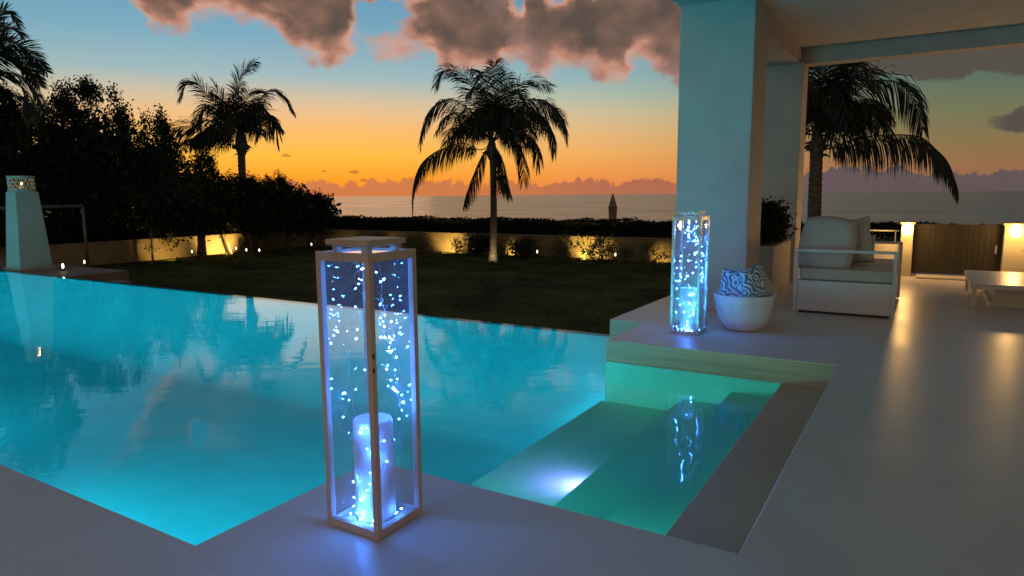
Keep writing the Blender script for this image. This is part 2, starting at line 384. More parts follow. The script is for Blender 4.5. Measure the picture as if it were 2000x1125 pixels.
# ------------------------------------------------------------------ deck with stepped pool corner
def deck():
    bm = bmesh.new()
    out = [(-34, -7), (14, -7), (14, 14.2), (-3.1, 14.2), (-3.1, 7.33), (-2.68, 7.33), (-2.68, 6.25), (-.57, 6.25), (-.57, 2.70), (-2.55, 2.70), (-2.55, 1.62), (-34, 1.62)]
    vs = [bm.verts.new((x, y, 0)) for x, y in out]; top = bm.faces.new(vs)
    top.material_index = 0
    ex = bmesh.ops.extrude_face_region(bm, geom=[top])
    dv = [v for v in ex['geom'] if isinstance(v, bmesh.types.BMVert)]
    bmesh.ops.translate(bm, verts=dv, vec=(0, 0, -1.75))
    bmesh.ops.recalc_face_normals(bm, faces=bm.faces[:])
    te = [e for e in bm.edges if all(abs(v.co.z) < 1e-5 for v in e.verts)]
    bmesh.ops.bevel(bm, geom=te, offset=.008, segments=2, profile=.5, affect='EDGES')
    for f in bm.faces: f.material_index = 0 if f.normal.z > .3 else 1
    me = bpy.data.meshes.new('deck'); bm.to_mesh(me); bm.free()
    tag(link_mesh('deck', me, [M['deck'], M['travertine']]), kind='structure')
deck()

# pool basin
b = MB()
T = .006
WZ = -.225
b.box(-27, -2.55+T, 1.62+T, 7.4, -1.7, -1.45)                      # deep floor
def cove(pts, out_dir, r, n=8):
    # quarter-round between wall and floor
    (xa, ya), (xb, yb) = pts; ox, oy = out_dir
    for k in range(n):
        a0, a1 = math.pi/2*k/n, math.pi/2*(k+1)/n
        q = []
        for (px, py), aa in (((xa, ya), a0), ((xb, yb), a0), ((xb, yb), a1), ((xa, ya), a1)):
            q.append(b.bm.verts.new((px+ox*r*(1-math.sin(aa)), py+oy*r*(1-math.sin(aa)), -1.45+r*(1-math.cos(aa))+.002)))
        f = b.bm.faces.new(q); f.smooth = True
cove(((-27, 7.4), (-2.69, 7.4)), (0, -1), 1.15, 14)
cove(((-27, 1.63), (-2.56, 1.63)), (0, 1), .35)
cove(((-2.565, 1.63), (-2.565, 2.70)), (-1, 0), .3)
cove(((-2.73, 2.70), (-2.73, 6.25)), (-1, 0), .5)
b.box(-27, -2.55, 1.62-.01, 1.62+T, -1.5, WZ+.004)                # near wall lining
b.box(-2.55-T, -2.54, 1.62+T, 2.70, -1.5, WZ+.004)
b.box(-2.68-T, -2.67, 6.25-T, 7.33, -1.5, WZ+.004)
b.box(-27, -2.68, 7.4, 7.52, -1.7, WZ-.004)                       # infinity edge
b.box(-27.2, -27, 1.5, 7.5, -1.7, WZ+.01)
tag(b.build('pool_basin', M['tile']), kind='structure')
b = MB()
b.box(-2.72, -.95, 2.70+T, 6.25-T, -1.68, -.635)
b.box(-1.90, -.95, 2.70+T, 6.25-T, -.64, -.495)
b.box(-1.43, -.95, 2.70+T, 6.25-T, -.50, -.355)
b.box(-2.55, -1.0, 2.69, 2.70+T, -.7, WZ+.004)
b.box(-2.68, -1.0, 6.25-T, 6.26, -.66, WZ+.004)
tag(b.build('pool_steps', M['step_tile']), kind='structure')
b = MB(); b.box(-1.0, -.565, 2.69, 6.26, -.9, -.212, bev=.004)
tag(b.build('pool_step', M['ledge']), kind='structure')
b = MB(); b.box(-27, -3.1, 7.52, 7.60, -1.7, -.26); tag(b.build('pool_wall', M['travertine']), kind='structure')
V = [(-27, 1.60, WZ), (-2.54, 1.60, WZ), (-2.54, 2.69, WZ), (-.99, 2.69, WZ), (-.99, 6.255, WZ), (-2.67, 6.255, WZ), (-2.67, 7.52, WZ), (-27, 7.52, WZ), (-27, 7.53, WZ-.02), (-2.67, 7.53, WZ-.02)]
tag(raw('pool_water', V, [(0, 1, 2, 5, 6, 7), (2, 3, 4, 5), (7, 6, 9, 8)], M['water']), kind='structure')

# pool lamps: small round lenses set in the walls, each with its light
def pool_lamp(loc, d, energy, label, col=(.16, .84, 1), size=.3):
    e = empty('pool_lamp', loc, label, 'pool lamp', 'underwater lamps of the pool')
    d = Vector(d)
    mb = MB(); mb.tube([Vector((0, 0, 0)), d*.03], [.11, .10], 20); mb.build('lens', M['poollamp'], e)
    mb = MB(); mb.tube([d*-.01, d*.02], [.135, .125], 20); mb.build('ring', M['steel'], e)
    light('pool_light', 'AREA', d*.05, energy, col, e, shape='DISK', size=size, dir=tuple(d + Vector((0, 0, -.42))), spread=R(150))
pool_lamp((-2.56, 2.1, -.85), (-1, 0, 0), 260, 'round underwater lamp in the short pool wall below the tall near lantern')
for x, en, lb in ((-6.5, 50, 'round underwater lamp in the near pool wall, nearest the lantern corner'), (-10.5, 80, 'second round underwater lamp along the near pool wall'), (-14.5, 165, 'third round underwater lamp along the near pool wall'),
              (-18.5, 180, 'fourth round underwater lamp along the near pool wall'), (-23, 60, 'last round underwater lamp of the near pool wall')):
    pool_lamp((x, 1.63, -.85), (0, 1, 0), en, lb)
pool_lamp((-2.69, 6.8, -.9), (-1, 0, 0), 7, 'round underwater lamp below the deck corner by the far lantern')
# lamp under the submerged step
e = empty('step_lamp', (-1.90, 4.25, -.565), 'small blue white lamp under the submerged pool step', 'step lamp')
MB().box(-.02, 0, -.16, .16, -.04, .04, bev=.005).build('lens', M['poollamp'], e)
light('step_light', 'AREA', (-.03, 0, 0), 7, (1, .20, 1.0), e, shape='RECTANGLE', size=.06, size_y=.34, dir=(-1, 0, -.45), spread=R(160))
def step_fill_lamp(loc, d, en, label):  # lamp added to brighten the shallow treads, no known fixture there
    e = empty('pool_lamp', loc, label, 'pool lamp', 'underwater lamps of the pool')
    d = Vector(d)
    MB().tube([d*0, d*.012], [.05, .045], 16).build('lens', M['poollamp'], e)
    MB().tube([d*-.01, d*.008], [.062, .056], 16).build('ring', M['steel'], e)
    light('pool_light', 'AREA', d*.02, en, (.18, .95, .80), e, shape='DISK', size=.1, dir=tuple(d+Vector((0, 0, -.4))), spread=R(178))
step_fill_lamp((-2.2, 2.71, -.455), (0, 1, 0), 26, 'small added fill lamp in the near wall over the lowest pool step')
step_fill_lamp((-1.30, 2.71, -.295), (0, 1, 0), 10, 'small added fill lamp in the near wall over the upper pool step')

# ------------------------------------------------------------------ veranda
ver = empty('veranda', (-1.8, 8.5, 0), 'white plastered veranda with square columns and flat roof over the deck', 'veranda')
def vb(name, x0, x1, y0, y1, z0, z1, bev=.012, m='plaster'):
    return MB().box(x0+1.8, x1+1.8, y0-8.5, y1-8.5, z0, z1, bev=bev).build(name, M[m], ver)
vb('column', -2.73, -1.84, 8.53, 9.3, 0, 3.72)
vb('column', -2.4, -1.79, 11.8, 12.3, 0, 3.47)
vb('beam', -2.5, -1.86, 9.3, 12.3, 3.47, 3.72)
vb('beam', -1.86, 7.0, 12.02, 12.3, 3.47, 3.72)
vb('roof', -2.75, 7.2, .8, 12.32, 3.72, 4.05)
vb('column', 6.2, 7.0, 11.2, 12.0, 0, 3.72)
vb('column', 6.2, 7.0, 1.0, 1.8, 0, 3.72)

# ------------------------------------------------------------------ lanterns
def lantern(loc, label, frame_m, seed, clabel, llabel):
    W, H = .30, 1.222; p = .027
    root = empty('floor_lantern', loc, label, 'lantern', 'tall glass floor lanterns')
    f = MB(); h = W/2
    for sx in (-1, 1):
        for sy in (-1, 1):
            x0, y0 = sx*(h-p/2), sy*(h-p/2)
            f.box(x0-p/2, x0+p/2, y0-p/2, y0+p/2, 0, H, bev=.002)
    for z0, z1 in ((0.002, .038), (H-.038, H-.002)):
        for s in (-1, 1):
            f.box(-h+p, h-p, s*(h-p/2)-p/2+.002, s*(h-p/2)+p/2-.002, z0, z1)
            f.box(s*(h-p/2)-p/2+.002, s*(h-p/2)+p/2-.002, -h+p, h-p, z0, z1)
    f.build('frame', M[frame_m], root)
    MB().box(-h+p+.001, h-p-.001, -h+p+.001, h-p-.001, .006, .02).build('floor_panel', M[frame_m], root)
    g = h-p*.55
    for k in range(4):
        bm = MB(); bm.box(-h+p-.004, h-p+.004, -g-.002, -g+.002, .034, H-.034)
        o = bm.build('glass_pane', M['glass'], root); o.rotation_euler = (0, 0, k*math.pi/2)
    MB().box(-h+p, h-p, -h+p, h-p, H-.012, H-.008).build('top_glass', M['glass'], root)
    l = MB(); q = .12
    l.box(-q, q, -q, q, H+.026, H+.050, bev=.003)
    l.box(-q+.016, q-.016, -q+.016, q-.016, H+.018, H+.0261, bev=.002)
    ld = l.build('lid', M[frame_m], root)
    for sx in (-1, 1):
        for sy in (-1, 1): MB().box(sx*.085-.014, sx*.085+.014, sy*.085-.014, sy*.085+.014, H-.01, H+.019).build('spacer', M[frame_m], ld)
    for z in (.74, .80): MB().box(h-.004, h+.003, -h+.003, -h+.013, z-.010, z+.010, bev=.002).build('hinge', M['black'], root)
    # candle
    c = MB(); rr = random.Random(seed)
    c.lathe([(.086, 0), (.090, .01), (.089, .2), (.087, .44), (.083, .452), (.074, .455), (.03, .446)], n=28)
    cd = c.build('pillar_candle', M['candle']); cd.location = (loc[0], loc[1], loc[2]+.0205)
    tag(cd, clabel, 'candle')
    MB().tube([(0, 0, .444), (.002, 0, .462), (.006, .002, .475)], .002, 6).build('wick', M['black'], cd)
    # fairy lights
    fl = empty('fairy_lights', loc, llabel, 'fairy lights')
    wire = MB(); pts_all = []
    me = bpy.data.meshes.new('bulb'); bm = bmesh.new(); bmesh.ops.create_icosphere(bm, subdivisions=1, radius=.0021); bm.to_mesh(me); bm.free(); me.materials.append(M['led'])
    lim = h-p-.01
    def clampp(v):
        x = max(-lim, min(lim, v[0])); y = max(-lim, min(lim, v[1])); z = max(.028, min(H-.03, v[2]))
        if z < .50 and math.hypot(x, y) < .110:
            d = math.hypot(x, y) or .01; x *= .125/d; y *= .125/d; x = max(-lim, min(lim, x)); y = max(-lim, min(lim, y))
        return Vector((x, y, z))
    for sidx in range(7):
        a0 = sidx*1.05+rr.uniform(-.3, .3); r0 = .02+.02*(sidx % 3)
        P = [Vector((.02*math.cos(a0), .02*math.sin(a0), H+.01))]
        n = 34; zend = [.03, .55, .12, .25, .06, .62, .40][sidx]
        for i in range(1, n+1):
            u = i/n; a = a0+1.3*math.sin(u*5+sidx)+rr.uniform(-.25, .25); r = .03+(.105)*min(1, u*1.6)+rr.uniform(-.025, .025)
            P.append(clampp((r*math.cos(a), r*math.sin(a), H-.03-(H-zend)*u+rr.uniform(-.02, .02))))
        if sidx in (0, 2, 4):
            for i in range(5):
                a = a0+i*.7; P.append(clampp((rr.uniform(.11, .125)*math.cos(a), rr.uniform(.11, .125)*math.sin(a), .03+rr.uniform(0, .03))))
        wire.tube(P, .0009, 4, cap=False)
        for i in range(1, len(P), 2 if rr.random() < .8 else 3):
            if rr.random() < (.68 if P[i].z > .46 else .75): pts_all.append(P[i]+Vector((rr.uniform(-.006, .006), rr.uniform(-.006, .006), 0)))
    wire.build('wire', M['wire'], fl)
    rr.shuffle(pts_all)
    for pnt in pts_all[:96]:
        o = bpy.data.objects.new('bulb', me); COL.objects.link(o); o.parent = fl; o.location = pnt
        sc = rr.choice([.6, .8, .8, 1, 1, 1.3, 1.8]); o.scale = (sc, sc, sc*1.2)
    return root
lantern((-2.05, 2.18, 0), 'tall glass lantern with whitewashed wood frame on the deck corner jutting into the pool', 'wood_white', 5,
        'thick white pillar candle inside the near wood framed lantern', 'blue white fairy lights hanging inside the near wood framed lantern')
lantern((-2.08, 7.02, 0), 'tall glass lantern with slim silvery frame beside the white bowl of pillows', 'steel', 9,
        'thick white pillar candle inside the silvery lantern beside the bowl', 'blue white fairy lights hanging inside the silvery lantern beside the bowl')

# ------------------------------------------------------------------ bowl with pillows
bw = MB()
prof = [(.155, 0), (.20, .02), (.265, .12), (.30, .25), (.315, .37), (.318, .385), (.308, .388), (.296, .37), (.27, .2), (.18, .06), (.02, .045)]
bw.lathe(prof, n=44)
o = bw.build('planter_bowl', M['ceramic']); o.location = (-1.62, 7.48, 0)
tag(o, 'large round white bowl on the deck holding patterned pillows', 'bowl')
def pillow_mesh(name, w, h, t, m, parent=None, n=14, pinch=.12):
    V, F = [], []
    for side in (1, -1):
        for j in range(n+1):
            for i in range(n+1):
                u, v = 2*i/n-1, 2*j/n-1
                x = u*w/2*(1-pinch*(1-abs(v))**1*0-pinch*.5*(1-v*v)); z = v*h/2*(1-pinch*.5*(1-u*u))
                th = t/2*((1-u**4)*(1-v**4))**.5+.004
                V.append((x, side*th, z))
    N = (n+1)**2
    for s in (0, 1):
        for j in range(n):
            for i in range(n):
                a = s*N+j*(n+1)+i; q = (a, a+1, a+n+2, a+n+1); F.append(q if s else q[::-1])
    rim = [i for i in range(n+1)] + [j*(n+1)+n for j in range(1, n+1)] + [n*(n+1)+i for i in range(n-1, -1, -1)] + [j*(n+1) for j in range(n-1, 0, -1)]
    for k in range(len(rim)):
        a, c = rim[k], rim[(k+1) % len(rim)]; F.append((a, c, c+N, a+N))
    return raw(name, V, F, m, parent, smooth=True)
def pillow(name, w, h, t, m, loc, rot, label, cat='pillow', group=None):
    o = pillow_mesh(name, w, h, t, M[m]); o.location = loc; o.rotation_euler = rot
    return tag(o, label, cat, group)
pillow('throw_pillow', .34, .36, .13, 'print', (-1.70, 7.42, .455), (R(-16), R(9), R(10)), 'blue and white swirl print pillow in the bowl, next to the lantern')
pillow('throw_pillow', .34, .40, .13, 'print', (-1.52, 7.44, .485), (R(-8), R(-8), R(66)), 'taller blue and white swirl print pillow in the bowl, farther from the lantern')
pillow('throw_pillow', .36, .36, .12, 'cushion', (-1.50, 7.62, .42), (R(-22), R(-26), R(55)), 'plain beige pillow behind the two swirl print pillows in the bowl')

# ------------------------------------------------------------------ planter and topiary between the columns
MB().box(-2.35, -1.83, 10.15, 11.66, 0, .70, bev=.015).build('planter', M['planter'])
pl = bpy.data.objects['planter']; tag(pl, 'long pale stone planter box between the two white columns', 'planter')
MB().box(-2.30, -1.88, 10.20, 11.61, .702, .715).build('soil', M['bark'], pl)

def leaves(name, blobs, n, size, m, parent=None, seed=1, shell=.35, up=.3, V=None, F=None, build=True):
    rnd = random.Random(seed); V = [] if V is None else V; F = [] if F is None else F
    tot = sum((b[3]*b[4]*b[5])**.667 for b in blobs)
    for b in blobs:
        k = int(n*(b[3]*b[4]*b[5])**.667/tot)
        for _ in range(k//6):
            d = Vector((rnd.gauss(0, 1), rnd.gauss(0, 1), rnd.gauss(0, 1))).normalized()
            r = rnd.random()**shell * rnd.uniform(.9, 1.12)
            c = Vector((b[0]+d.x*r*b[3], b[1]+d.y*r*b[4], b[2]+d.z*r*b[5]))
            for _ in range(6):
                p = c+Vector((rnd.gauss(0, 1), rnd.gauss(0, 1), rnd.gauss(0, 1)))*size*1.1
                t = Vector((rnd.gauss(0, 1), rnd.gauss(0, 1), rnd.gauss(up, 1))).normalized()
                s = t.cross(Vector((rnd.gauss(0, 1), rnd.gauss(0, 1), rnd.gauss(0, 1)))).normalized()
                L = size*rnd.uniform(.7, 1.4); w = L*.28; q = len(V)
                V += [tuple(p), tuple(p+t*L*.5+s*w), tuple(p+t*L), tuple(p+t*L*.5-s*w)]; F.append((q, q+1, q+2, q+3))
    if build: return raw(name, V, F, M[m], parent)

tp = empty('topiary_shrub', (-2.02, 10.45, .7), 'dense dark green clipped ball shrub in the stone planter beside the column', 'shrub')
leaves('foliage', [(.02, 0, .33, .27, .27, .27)], 4200, .055, 'leaf', tp, 3, shell=.4)
MB().ico((.02, 0, .33), (.20, .20, .20), 2).tube([(0, 0, .01), (.01, 0, .2)], [.03, .025], 8).build('stem', M['leaf'], tp)
sm = empty('small_plant', (-2.05, 11.2, .7), 'low leafy plant at the far end of the stone planter', 'plant')
leaves('foliage', [(0, 0, .08, .2, .3, .09)], 500, .05, 'shrub', sm, 4)
MB().tube([(0, 0, .01), (0, 0, .1)], .015, 6).build('stem', M['bark'], sm)

# ------------------------------------------------------------------ sofa
sf = empty('sofa', (-.78, 8.9, 0), 'white framed outdoor sofa with pale cushions seen from its end on the deck', 'sofa')
def sb(name, x0, x1, y0, y1, z0, z1, bev, m, par=None): return MB().box(x0+.78, x1+.78, y0-8.9, y1-8.9, z0, z1, bev=bev).build(name, M[m], par or sf)
X0, X1, Y0, Y1 = -1.335, -.25, 8.84, 10.7
sb('base', X0+.03, X1-.03, Y0+.02, Y1-.02, .03, .40, .012, 'white_metal')
sb('plinth', X0+.06, X1-.06, Y0+.06, Y1-.06, 0, .03, 0, 'black')
for yy in (Y0, Y1-.04):
    fr = MB()
    for x in (X0, X1-.035): fr.box(x+.78, x+.035+.78, yy-8.9, yy+.04-8.9, .015, .78, bev=.004)
    fr.box(X0+.035+.78, X1-.035+.78, yy-8.9+.002, yy+.038-8.9, .78-.035, .778, bev=.003)
    fr.build('arm_frame', M['white_metal'], sf)
fr = MB(); fr.box(X0+.78, X0+.035+.78, Y0+.04-8.9, Y1-.04-8.9, .745, .778, bev=.003); fr.build('back_rail', M['white_metal'], sf)
sb('seat_cushion', X0+.05, X1-.01, Y0+.06, (Y0+Y1)/2-.004, .403, .545, .04, 'cushion')
sb('seat_cushion', X0+.05, X1-.01, (Y0+Y1)/2+.004, Y1-.06, .403, .545, .04, 'cushion')
bc = sb('back_cushion', X0+.05, X0+.22, (Y0+Y1)/2+.01, Y1-.07, .548, .86, .05, 'cushion')
o = pillow_mesh('round_pillow', .56, .60, .26, M['cushion'], pinch=-.3)
o.location = (-1.02, 9.15, .83); o.rotation_euler = (R(-16), R(4), R(-4)); tag(o, 'large rounded pale pillow standing upright at the near end of the sofa', 'pillow')
pillow('sofa_pillow', .52, .56, .20, 'cushion', (-.80, 9.50, .84), (R(-10), R(-12), R(-14)), 'square pale pillow leaning behind the rounded pillow on the sofa')
pillow('sofa_pillow', .44, .36, .16, 'cushion', (-.72, 9.75, .72), (R(-14), R(-8), R(-28)), 'small grey pillow half hidden at the middle of the sofa')

# ------------------------------------------------------------------ low table
tb = empty('low_table', (1.35, 12, 0), 'low white square coffee table at the far end of the deck', 'table')
MB().box(-.82, 1.1, -1.75, .05, .235, .30, bev=.01).build('tabletop', M['white_metal'], tb)
MB().box(-.6, .9, -1.5, -.1, .0, .05, bev=.004).box(-.55, .85, -1.45, -.15, .05, .2345).build('base', M['white_metal'], tb)
for sx in (-.80, 1.03):
    for sy in (-1.73, -.02): MB().box(sx, sx+.045, sy, sy+.045, 0, .2345, bev=.003).build('leg', M['white_metal'], tb)
pt = empty('potted_plant', (1.52, 11.6, .301), 'dark leafy plant in a low pot on the white coffee table', 'plant')
MB().lathe([(.07, 0), (.10, .10), (.105, .12), (.09, .12), (.08, .10)], n=20).build('pot', M['planter'], pt)
leaves('foliage', [(0, 0, .26, .20, .20, .16)], 700, .06, 'leaf', pt, 8)

# ------------------------------------------------------------------ gate, pillars, sconces, low wall
def pillar(x0, x1, label):
    p = MB().box(x0, x1, 13.62, 13.98, 0, .90, bev=.01).build('gate_pillar', M['garden_wall_white'])
    tag(p, label, 'pillar', 'pillars either side of the dark gate')
    MB().box(x0-.02, x1+.02, 13.60, 14.0, .90, .935, bev=.006).build('cap', M['garden_wall_white'], p)
M['garden_wall_white'] = mat('cream_pillar', (.42, .38, .28), .75, var=.08, bump=.002)
pillar(-.36, -.175, 'cream pillar with a glowing wall lamp behind the sofa end of the gate')
pillar(1.10, 1.60, 'cream pillar brightly lit by its lamp at the frame edge beyond the coffee table')
def sconce(x, label):
    e = empty('wall_sconce', (x, 13.60, .82), label, 'wall lamp', 'glowing wall lamps on the gate pillars')
    MB().box(-.03, .03, -.0, .02, -.08, .08, bev=.003).build('bracket', M['black'], e)
    MB().lathe([(.04, -.10), (.07, -.08), (.085, 0), (.07, .08), (.03, .10)], c=(0, -.09, 0), n=20).build('globe', M['warm'], e)
    light('sconce_light', 'POINT', (0, -.24, 0), 18, (1, .55, .2), e, shadow_soft_size=.05)
sconce(-.265, 'glowing orange wall lamp on the pillar behind the sofa')
sconce(1.24, 'glowing orange wall lamp on the pillar beyond the coffee table')
gt = empty('gate', (.5, 13.8, 0), 'dark brown boarded gate between two lamp lit pillars', 'gate')
g = MB()
n = 16
g.box(-.664, .584, .003, .018, .055, .895)
for i in range(n):
    x0 = -.67+1.265*i/n; g.box(x0+.0015, x0+1.265/n-.0015, -.02, .002, .06, .90, bev=.002)
g.build('board_panel', M['dark_wood'], gt)
g = MB()
for z in (.12, .80): g.box(-.585, .595, .021, .06, z, z+.08)
g.build('brace', M['dark_wood'], gt)
MB().box(.50, .53, -.05, -.02, .42, .56, bev=.004).build('handle', M['steel'], gt)
w = MB().box(-1.75, -.36, 13.72, 13.96, 0, .55, bev=.01).build('garden_wall', M['plaster']); tag(w, 'short low white wall behind the sofa joining the gate pillar', 'wall')
w = MB().box(1.62, 12, 13.70, 13.94, 0, .88, bev=.01).build('garden_wall', M['plaster']); tag(w, 'long white terrace wall running on beyond the brightly lit gate pillar', 'wall')
rl = empty('railing', (-1.05, 13.84, .55), 'thin white metal rail above the low wall behind the sofa', 'railing')
MB().tube([(-.70, 0, .22), (.69, 0, .22)], .014, 8).build('rail', M['white_metal'], rl)
for x in (-.6, 0, .6): MB().tube([(x, 0, 0), (x, 0, .21)], .01, 8).build('post', M['white_metal'], rl)
for x, lb in ((-1.0, 'low leafy plant behind the short white wall under the rail'), (-.62, 'low leafy plant behind the wall beside the lamp pillar'), (-1.62, 'lamp lit leafy plant behind the sofa by the column')):
    e = empty('border_plant', (x, 14.35, -1 if x > -9 else 0), lb, 'plant', 'plants behind the short white wall')
    leaves('foliage', [(0, 0, 1.48+(.22 if x < -1.5 else 0), .24, .16, .14), (0, 0, 1.2, .16, .14, .3)], 900, .055, 'shrub', e, int(x*10)+50)
    MB().tube([(0, 0, 0), (.02, 0, 1.3)], [.02, .012], 6).build('stem', M['bark'], e)
tag(MB().box(-.09, 1.1, 13.3, 14.16, .004, .03, bev=.004).build('door_sill', M['plaster']), kind='structure')

# ------------------------------------------------------------------ garden wall, hedge, uplights
gw = empty('boundary_wall', (-26.4, 24, -1), 'low cream rendered garden wall running round the lawn', 'wall')
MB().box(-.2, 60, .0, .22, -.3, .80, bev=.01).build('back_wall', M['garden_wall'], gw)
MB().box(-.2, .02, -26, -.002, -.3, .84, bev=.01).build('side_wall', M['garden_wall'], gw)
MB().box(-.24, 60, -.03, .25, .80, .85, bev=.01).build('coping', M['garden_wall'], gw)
he = empty('hedge', (-26.4, 24.9, -1), 'long dark clipped hedge behind the back garden wall', 'hedge')
V, F = [], []
rnd = random.Random(2)
for _ in range(30000):
    x = rnd.uniform(-2, 44); top = rnd.random() < .55
    hgt = 1.40+.035*math.sin(x*1.3)+.03*math.sin(x*3.1+1)+.02*math.sin(x*7)
    if top: y, z = rnd.uniform(-.45, .9), hgt+rnd.gauss(0, .03)
    else: y, z = -.5+rnd.gauss(0, .05), rnd.uniform(.6, hgt)
    p = Vector((x, y, z)); t = Vector((rnd.gauss(0, 1), rnd.gauss(0, 1), rnd.gauss(.2, .7))).normalized(); s = t.cross(Vector((rnd.gauss(0, 1), rnd.gauss(0, 1), 1))).normalized()
    L = rnd.uniform(.05, .13); q = len(V); V += [tuple(p-t*L*.5), tuple(p+s*L*.3), tuple(p+t*L*.5), tuple(p-s*L*.3)]; F.append((q, q+1, q+2, q+3))
raw('foliage', V, F, M['hedge'], he)
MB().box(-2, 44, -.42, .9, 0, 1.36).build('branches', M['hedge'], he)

def uplight(x, y, z, tgt, energy, label, col=(1, .62, .16), spot=110, blend=.6):
    e = empty('garden_uplight', (x, y, z), label, 'garden light', 'ground uplights along the garden wall')
    d = (Vector(tgt)-Vector((x, y, z))).normalized()
    MB().tube([(0, 0, -.02), (0, 0, .05)], [.015, .015], 8).tube([(0, 0, .05), tuple(Vector((0, 0, .05))+d*.09)], [.035, .045], 14).build('housing', M['black'], e)
    MB().tube([tuple(Vector((0, 0, .05))+d*.0902), tuple(Vector((0, 0, .05))+d*.093)], [.036, .036], 14).build('lens', M['pathlamp'], e)
    light('uplight', 'SPOT', tuple(Vector((0, 0, .05))+d*.11), energy, col, e, spot_size=R(spot), spot_blend=blend, shadow_soft_size=.03, dir=tuple(d))
uplight(-17.5, 23.05, -1, (-17.6, 24, -.55), 160, 'ground uplight washing the back wall next to the coconut palm')
uplight(-14.5, 23.55, -1, (-14.5, 24, -.9), 30, 'dim ground uplight low behind a bush just right of the palm')
uplight(-11.0, 23.0, -1, (-11.0, 24, -.5), 230, 'brightest ground uplight behind the leafy bushes of the back wall')
uplight(-8.25, 23.5, -1, (-8.2, 24, -.9), 36, 'dim ground uplight behind the bush nearest the veranda')
uplight(-25.3, 18.85, -1, (-26.4, 18.8, -.45), 420, 'bright ground uplight washing the side wall beside the leaning stake')
uplight(-25.1, 16.1, -1, (-26.4, 16.3, -.4), 110, 'ground uplight washing the side wall beside the thin sapling')
uplight(-23.6, 24.0-.9, -1, (-23.8, 24, -.7), 7, 'small uplight in the far wall corner')
uplight(-13.2, 20.45, -1, (-13.57, 21.1, -.55), 42, 'ground uplight at the foot of the coconut palm on the lawn', col=(1, .74, .38), spot=95, blend=1)
uplight(-21.0, 23.4, -1, (-20.6, 24, -.3), 6, 'faint uplight under the hedge behind the near lantern')

def path_light(x, y, label, z=-1, h=.24, r=.024):
    e = empty('path_light', (x, y, z), label, 'path light', 'small white path lights round the lawn')
    MB().tube([(0, 0, 0), (0, 0, h-.05)], .012, 8).build('stem', M['black'], e)
    MB().lathe([(.018, h-.05), (r, h), (r, h+.02), (.012, h+.06)], n=12).build('lamp', M['pathlamp'], e)
    light('glow', 'POINT', (0, 0, h+.005), .8, (1, .72, .42), e, shadow_soft_size=.03)
    MB().lathe([(r+.015, h+.061), (r*.5, h+.08), (.005, h+.09)], n=12).build('cap', M['black'], e)
for x, y, lb in ((-17.05+.9, 23.6, 'path light just left of the coconut palm against the back wall'), (-13.0, 23.4, 'path light between the two dark bushes beyond the palm'), (-9.75, 23.5, 'path light between the brightly lit bushes and the veranda'),
                 (-25.9, 17.25, 'path light against the glowing side wall by the sapling'), (-25.8, 19.3, 'path light at the foot of the leaning stake'), (-24.6, 18.9, 'path light right of the leaning stake'),
                 (-23.9, 19.0, 'path light furthest from the stake in the side border'), (-24.6, 22.5, 'path light alone in the dark wall corner'), (-25.3, 12.7, 'path light near the white goal frame')):
    path_light(x, y, lb)
path_light(-17.2, 8.15, 'path light on the stone terrace beside the tall plinth', z=-.23, h=.12)

# border bushes before the back wall
def bush(x, y, blobs, n, size, label, seed, m='shrub', z=-1, name='border_shrub', group='bushes along the garden wall'):
    e = empty(name, (x, y, z), label, 'bush', group)
    leaves('foliage', blobs, n, size, m, e, seed)
    mb = MB(); rr = random.Random(seed)
    for bl in blobs[:4]:
        for _ in range(3): mb.tube([(rr.uniform(-.05, .05), rr.uniform(-.05, .05), 0), (bl[0]*.5, bl[1]*.5, bl[2]*.5), (bl[0]+rr.uniform(-.1, .1), bl[1], bl[2])], [.02, .012, .006], 5)
    mb.build('stem', M['bark'], e)
bush(-18.7, 23.2, [(0, 0, .45, .35, .25, .4), (-.6, 0, .4, .4, .25, .35)], 1100, .08, 'leafy bush at the lantern side of the first wall light', 21)
bush(-17.0, 23.5, [(0, 0, .38, .25, .2, .35), (.25, 0, .2, .2, .2, .2)], 330, .08, 'thin bush silhouetted in front of the first wall light', 22)
bush(-15.75, 23.3, [(0, 0, .42, .45, .35, .42), (.3, .1, .6, .3, .3, .2)], 2000, .08, 'round dark bush directly beside the palm trunk', 23, m='leaf')
bush(-14.4, 23.2, [(0, 0, .42, .5, .3, .3), (-.3, 0, .25, .3, .3, .25)], 480, .08, 'open leafy bush over the dim light beyond the palm', 24)
bush(-13.3, 23.2, [(-.1, 0, .4, .45, .3, .4), (-.5, .1, .3, .3, .3, .3)], 1900, .08, 'dense dark bush next to a path light beyond the palm', 25, m='leaf')
bush(-11.75, 23.3, [(0, 0, .55, .28, .3, .5), (-.3, 0, .35, .3, .3, .35)], 900, .08, 'upright bush at the palm side of the brightest wall light', 26)
bush(-10.95, 23.45, [(0, 0, .45, .35, .12, .42)], 230, .08, 'sparse bush right in front of the brightest wall light', 27)
bush(-10.3, 23.3, [(0, 0, .5, .35, .3, .48), (.4, 0, .55, .25, .25, .4)], 760, .08, 'loose bush at the veranda side of the brightest wall light', 28)
bush(-9.3, 23.4, [(0, 0, .3, .3, .25, .3)], 500, .07, 'small bush between a path light and the dim end light', 29)
bush(-8.35, 23.2, [(0, 0, .42, .5, .3, .4), (.45, 0, .3, .3, .3, .25)], 620, .08, 'leafy bush over the dim light nearest the veranda', 30)
bush(-21.2, 23.2, [(0, 0, .4, .6, .3, .35), (-.8, 0, .35, .5, .3, .3)], 1500, .08, 'low dark bush in the back border behind the near lantern', 31, m='leaf')
bush(-25.6, 20.6, [(0, 0, .7, .5, .4, .65), (.3, .3, 1.1, .5, .4, .4)], 1500, .09, 'tall bush beside the leaning stake at the end of the side wall', 32)

